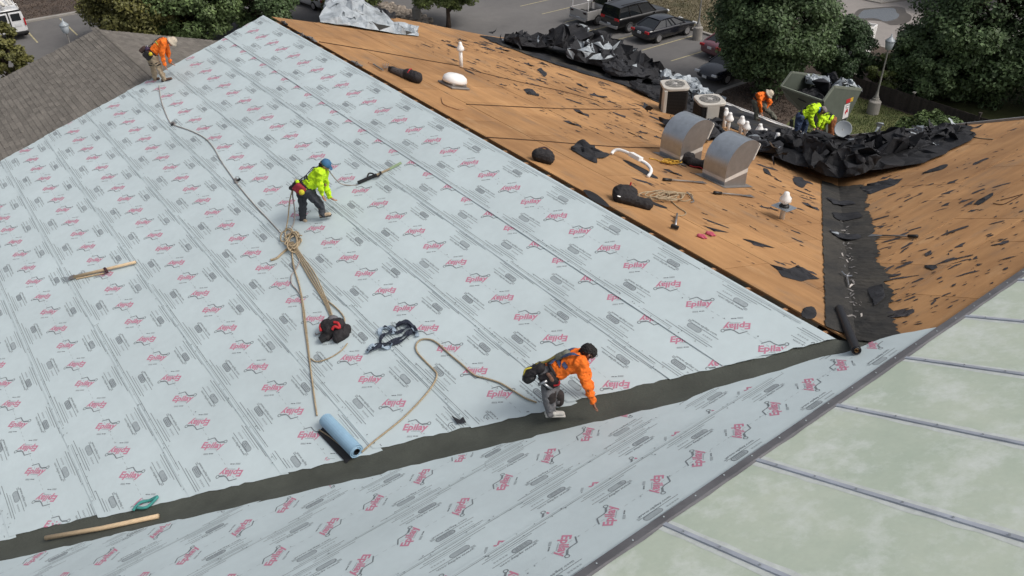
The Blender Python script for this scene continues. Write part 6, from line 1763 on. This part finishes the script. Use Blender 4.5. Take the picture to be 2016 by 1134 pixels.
        blob('hair', [(h - f * .022 * s + u * .028 * s, h + f * .02 * s + u * .03 * s, .096 * s, .090 * s), (h - f * .05 * s, h - f * .05 * s - u * .05 * s, .075 * s, .06 * s)], .009, [CL['hair']], e, wrinkle=.03, wscale=30)
    return e
def pouch(e, c, size, R, m, nm='pouch', bevel=.02):
    """soft rounded pouch filling a box of this size"""
    r = min(size) * .42; ax = [R @ Vector(v) for v in ((1, 0, 0), (0, 1, 0), (0, 0, 1))]
    h_ = [max(0, q / 2 - r) for q in size]; c = Vector(c)
    cs = [c + ax[0] * h_[0] * i + ax[1] * h_[1] * j + ax[2] * h_[2] * k for i in (-1, 1) for j in (-1, 1) for k in (-1, 1)]
    caps = [(cs[i], cs[j], r, r) for i in range(8) for j in range(i + 1, 8)]
    return blob(nm, caps, .014, [m], e, wrinkle=.02, wscale=14, smooth_it=1)
def mapx(joints, cx, cy, scale): return {k: (cx + x / scale, cy + y / scale, l) for k, (x, y, l) in joints.items()}
def basis(k): return Matrix((k['t'], k['lat'], k['bk'])).transposed()

# worker by the shingled wing: orange shirt, tan trousers, brimmed hat
def gear1(e, k):
    R = basis(k); c = k['hm'] + k['t'] * .04; s = k['s']
    pouch(e, c - k['lat'] * .20 - k['t'] * .08 + k['bk'] * .02, (.22, .10, .22), R, MT['nylon']); pouch(e, c + k['bk'] * .20 - k['t'] * .08 - k['lat'] * .06, (.22, .22, .12), R, cloth('brown_pouch', (.06, .035, .03)))
    pouch(e, c + k['bk'] * .14 - k['lat'] * .18 + k['t'] * .04, (.12, .08, .10), R, cloth('purple_pouch', (.05, .03, .07)), bevel=.015)
    mb = MB(); mb.ball(c - k['lat'] * .26 + k['t'] * .02, .05, 8); mb.build('tape_measure', [cloth('yellow_case', (.55, .45, .03))], e, smooth=True)
    mb = MB(); mb.tube([c + k['bk'] * .22 + k['lat'] * .02, c + k['bk'] * .18 - k['lat'] * .10 + k['t'] * .1], .022, 7); mb.build('hook', [MT['metal']], e, smooth=True)
    k['ribbon']([k['sm'] - k['t'] * .14 - k['lat'] * .22 - k['bk'] * .1, k['sm'] - k['t'] * .14 - k['lat'] * .19 + k['bk'] * .05, k['sm'] - k['t'] * .14 - k['lat'] * .08 + k['bk'] * .15], .05, CL['lime'], 'reflective_band', (k['bk'] - k['lat']).normalized())
    for sd_ in 'NF':
        a, b = k['P']['kn' + sd_], k['P']['hip' + sd_]
        for q in (.12, .30):
            c_ = a.lerp(b, q); ax = (b - a).normalized(); u_ = ax.orthogonal().normalized(); w_ = ax.cross(u_); mb = MB()
            mb.tube([c_ + (u_ * math.cos(t_) + w_ * math.sin(t_)) * .088 * k['s'] for t_ in np.linspace(0, 2 * PI, 13)], .014, 6); mb.build('knee_strap', [MT['nylon']], e, smooth=True)
J1 = mapx(dict(hipN=(560, 545, -.10), hipF=(500, 530, .10), knN=(690, 760, -.12), anN=(790, 1000, -.13), toN=(930, 985, -.12), knF=(570, 750, .12), anF=(625, 1000, .10), toF=(690, 985, .06),
               shN=(770, 315, -.17), shF=(800, 290, .17), elN=(745, 555, -.2), wrN=(800, 740, -.18), elF=(860, 520, .18), wrF=(905, 690, .10), head=(925, 305, 0)), 240, 50, 9.45)
person(onA(318, 158), 0, .90, J1, 'orange', 'tan', 'brownleather', 'worker in an orange shirt and tan trousers bending at the far roof edge', hat=('brim', 'strawhat'), face=(.55, 0, -.8), hup=(.6, 0, .75), hands={'N': (.1, 0, -1), 'F': (.7, 0, -.7)}, extra=gear1)

# worker with the blue cap: yellow shirt, charcoal trousers
def gear2(e, k):
    R = basis(k); c = k['hm'] + k['t'] * .05
    pouch(e, c - k['lat'] * .20 - k['t'] * .05 + k['bk'] * .04, (.20, .09, .22), R, cloth('red_pouch', (.24, .02, .035)))
    mb = MB(); mb.ball(c - k['lat'] * .26 - k['t'] * .06 - k['bk'] * .04, .055, 8); mb.build('tape_measure', [cloth('yellow_case_b', (.55, .48, .03))], e, smooth=True)
    pouch(e, c + k['bk'] * .17 - k['t'] * .10, (.24, .26, .10), R, MT['nylon'])
    mb = MB(); mb.ball(c + k['bk'] * .17 - k['lat'] * .12 + k['t'] * .02, .04, 8); mb.build('knot', [CL['yellow']], e, smooth=True)
J2 = mapx(dict(hipN=(775, 475, -.10), hipF=(725, 465, .10), knN=(895, 600, -.10), anN=(935, 715, -.10), toN=(1010, 712, -.12), knF=(735, 625, .10), anF=(738, 765, .08), toF=(770, 785, -.02),
               shN=(900, 300, -.17), shF=(950, 290, .17), elN=(905, 420, -.18), wrN=(930, 520, -.15), elF=(965, 440, .16), wrF=(1008, 548, .12), head=(955, 228, .02)), 450, 280, 5.04)
person(onA(617, 433), 0, .92, J2, 'yellow', 'charcoal', 'beige', 'worker in a bright yellow shirt and blue cap bending in mid roof', hat=('cap', 'blue'), face=(.75, 0, -.65), hup=(.6, 0, .75), hands={'N': (.2, 0, -1), 'F': (.75, 0, -.6)}, extra=gear2)

# crouching worker by the valley: orange shirt, grey trousers, knee pads, white shoes
def gear3(e, k):
    R = basis(k); c = k['hm'] + k['t'] * .02; s = k['s']
    pouch(e, c - k['lat'] * .20 - k['t'] * .02 - k['bk'] * .06, (.22, .10, .26), R, MT['nylon']); pouch(e, c + k['bk'] * .16 - k['t'] * .12 - k['lat'] * .05, (.30, .26, .12), R, MT['nylon'])
    pouch(e, c + k['bk'] * .10 - k['t'] * .24 - k['lat'] * .08, (.18, .20, .14), R, MT['black']); pouch(e, c - k['lat'] * .25 + k['t'] * .03, (.05, .05, .16), R, cloth('pouch_tan', (.16, .085, .06)), bevel=.01)
    mb = MB(); mb.tube(spline([c + k['bk'] * .22 - k['t'] * .12 - k['lat'] * .1, c + k['bk'] * .25 - k['t'] * .2 - k['lat'] * .12, c + k['bk'] * .18 - k['t'] * .26 - k['lat'] * .14, c + k['bk'] * .16 - k['t'] * .16 - k['lat'] * .14]), .012, 6); mb.build('carabiner', [cloth('yellow_loop', (.50, .42, .06))], e, smooth=True)
    mb = MB(); mb.tube([c - k['lat'] * .26 - k['bk'] * .02 - k['t'] * .10, c - k['lat'] * .28 - k['bk'] * .18 - k['t'] * .05], .017, 7); mb.bar(c - k['lat'] * .28 - k['bk'] * .02 - k['t'] * .16, c - k['lat'] * .28 - k['bk'] * .02 - k['t'] * .03, .03, .03); mb.build('hammer', [MT['metal']], e, smooth=True)
    mb = MB(); mb.tube(spline([c - k['lat'] * .27 - k['bk'] * .14, c - k['lat'] * .28 - k['bk'] * .16 + k['t'] * .06, c - k['lat'] * .26 - k['bk'] * .12 + k['t'] * .1]), .012, 6); mb.build('red_lace', [MT['red']], e, smooth=True)
    blob('lanyard_pack', [(k['sm'] - k['t'] * .10 + k['bk'] * .17 - k['lat'] * .02, k['sm'] - k['t'] * .24 + k['bk'] * .17, .055, .05)], .012, [cloth('grey_pack', (.15, .16, .13))], e, wrinkle=.02)
    mb = MB(); mb.tube(spline([k['sm'] - k['t'] * .2 + k['bk'] * .2, (k['sm'] + k['hm']) / 2 + k['bk'] * .2, k['hm'] + k['t'] * .1 + k['bk'] * .19, k['hm'] - k['t'] * .05 + k['bk'] * .22]), .020, 7); mb.build('lanyard', [cloth('olive_web', (.20, .17, .05))], e, smooth=True)
    for sd_ in 'NF':
        blob('knee_pad', [(k['P']['kn' + sd_] + ZU * .06 + RH * .02, k['P']['kn' + sd_] - ZU * .05 + RH * .03, .088, .078)], .012, [cloth('dark_knee_pad' + sd_, (.035, .028, .028))], e, wrinkle=.01)
    k['ribbon']([k['hm'] + k['t'] * .30 - k['lat'] * .20 - k['bk'] * .08, k['hm'] + k['t'] * .30 - k['lat'] * .19 + k['bk'] * .06, k['hm'] + k['t'] * .28 + k['bk'] * .145], .05, CL['navy'], 'waist_strap', (k['bk'] - k['lat']).normalized())
J3 = mapx(dict(hipN=(905, 600, -.10), hipF=(890, 570, .11), knN=(905, 800, -.12), anN=(930, 965, -.12), toN=(1060, 978, -.10), knF=(985, 830, .10), anF=(900, 900, .22), toF=(955, 925, .20),
               shN=(1215, 470, -.18), shF=(1215, 400, .17), elN=(1285, 690, -.24), wrN=(1352, 868, -.26), elF=(1290, 600, .24), wrF=(1330, 740, .20), head=(1300, 370, -.01)), 900, 620, 5.04)
person(onA(1092, 818), 0, .95, J3, 'orange', 'grey', 'white', 'worker in an orange shirt and white shoes crouching at the grey valley membrane', skin=SKIN2, hat=None, face=(.75, -.1, -.65), hup=(.65, 0, .75), hands={'N': (.25, -.1, -.95), 'F': (.3, 0, -.95)}, straps='navy', extra=gear3)

# far workers by the valley heap
J4 = mapx(dict(hipN=(215, 400, -.09), hipF=(240, 380, .09), knN=(225, 520, -.08), anN=(225, 650, -.08), toN=(280, 665, -.10), knF=(380, 500, .10), anF=(510, 640, .12), toF=(560, 650, .10),
               shN=(270, 290, -.16), shF=(350, 285, .16), elN=(275, 430, -.18), wrN=(300, 540, -.14), elF=(440, 400, .16), wrF=(375, 490, .08), head=(415, 275, 0)), 1460, 150, 7.754)
person(onB(1492, 240), 0, 1.0, J4, 'orange', 'sage', 'brownleather', 'worker in an orange shirt and pale hat stooping at the far eave', hat=('brim', 'strawhat'), face=(.55, -.35, -.75), hup=(.35, -.15, .9), hands={'N': (.3, 0, -1), 'F': (-.3, 0, -1)})
J5 = mapx(dict(hipN=(900, 610, -.09), hipF=(930, 590, .09), knN=(860, 770, -.08), anN=(835, 920, -.08), toN=(890, 930, -.10), knF=(975, 720, .09), anF=(950, 880, .10), toF=(1010, 890, .08),
               shN=(1085, 500, -.17), shF=(1160, 460, .17), elN=(1050, 670, -.2), wrN=(1105, 780, -.16), elF=(1205, 660, .14), wrF=(1175, 765, .04), head=(1235, 525, -.02)), 1460, 150, 7.754)
def gear5(e, k):
    blob('bandana', [(k['h'] - k['u'] * .07 - k['f'] * .02, k['sm'] + (k['h'] - k['sm']) * .5, .07, .075)], .012, [CL['bandana']], e, wrinkle=.02)
person(onB(1573, 270), 0, 1.12, J5, 'yellow', 'jeans', 'brownleather', 'worker in a bright yellow shirt and blue jeans bending over the torn felt', hat=('cap', 'capgrey'), face=(.55, -.2, -.8), hup=(.75, -.1, .6), hands={'N': (.3, 0, -.95), 'F': (-.2, 0, -.95)}, extra=gear5)
J6 = mapx(dict(hipN=(1385, 680, -.09), hipF=(1390, 660, .09), knN=(1370, 790, -.12), anN=(1350, 900, -.05), toN=(1310, 905, -.08), knF=(1385, 780, .10), anF=(1380, 890, .12), toF=(1340, 895, .1),
               shN=(1255, 650, -.17), shF=(1290, 610, .17), elN=(1230, 730, -.18), wrN=(1215, 800, -.15), elF=(1270, 720, .16), wrF=(1245, 800, .1), head=(1205, 625, .05)), 1460, 150, 7.754)
F6 = onB(1636, 268) ; F6 = F6 + Vector((RH.x * 0 + NH.x * .0, NH.y * .0, 0))
person(F6, 0, 1.02, J6, 'yellow', 'brown', 'brownleather', 'crouching worker in a yellow shirt and brown trousers behind the one in jeans', hat=('cap', 'capgrey'), face=(-.6, 0, -.8), hup=(-.6, 0, .8), hands={'N': (-.2, 0, -1), 'F': (-.2, 0, -1)})
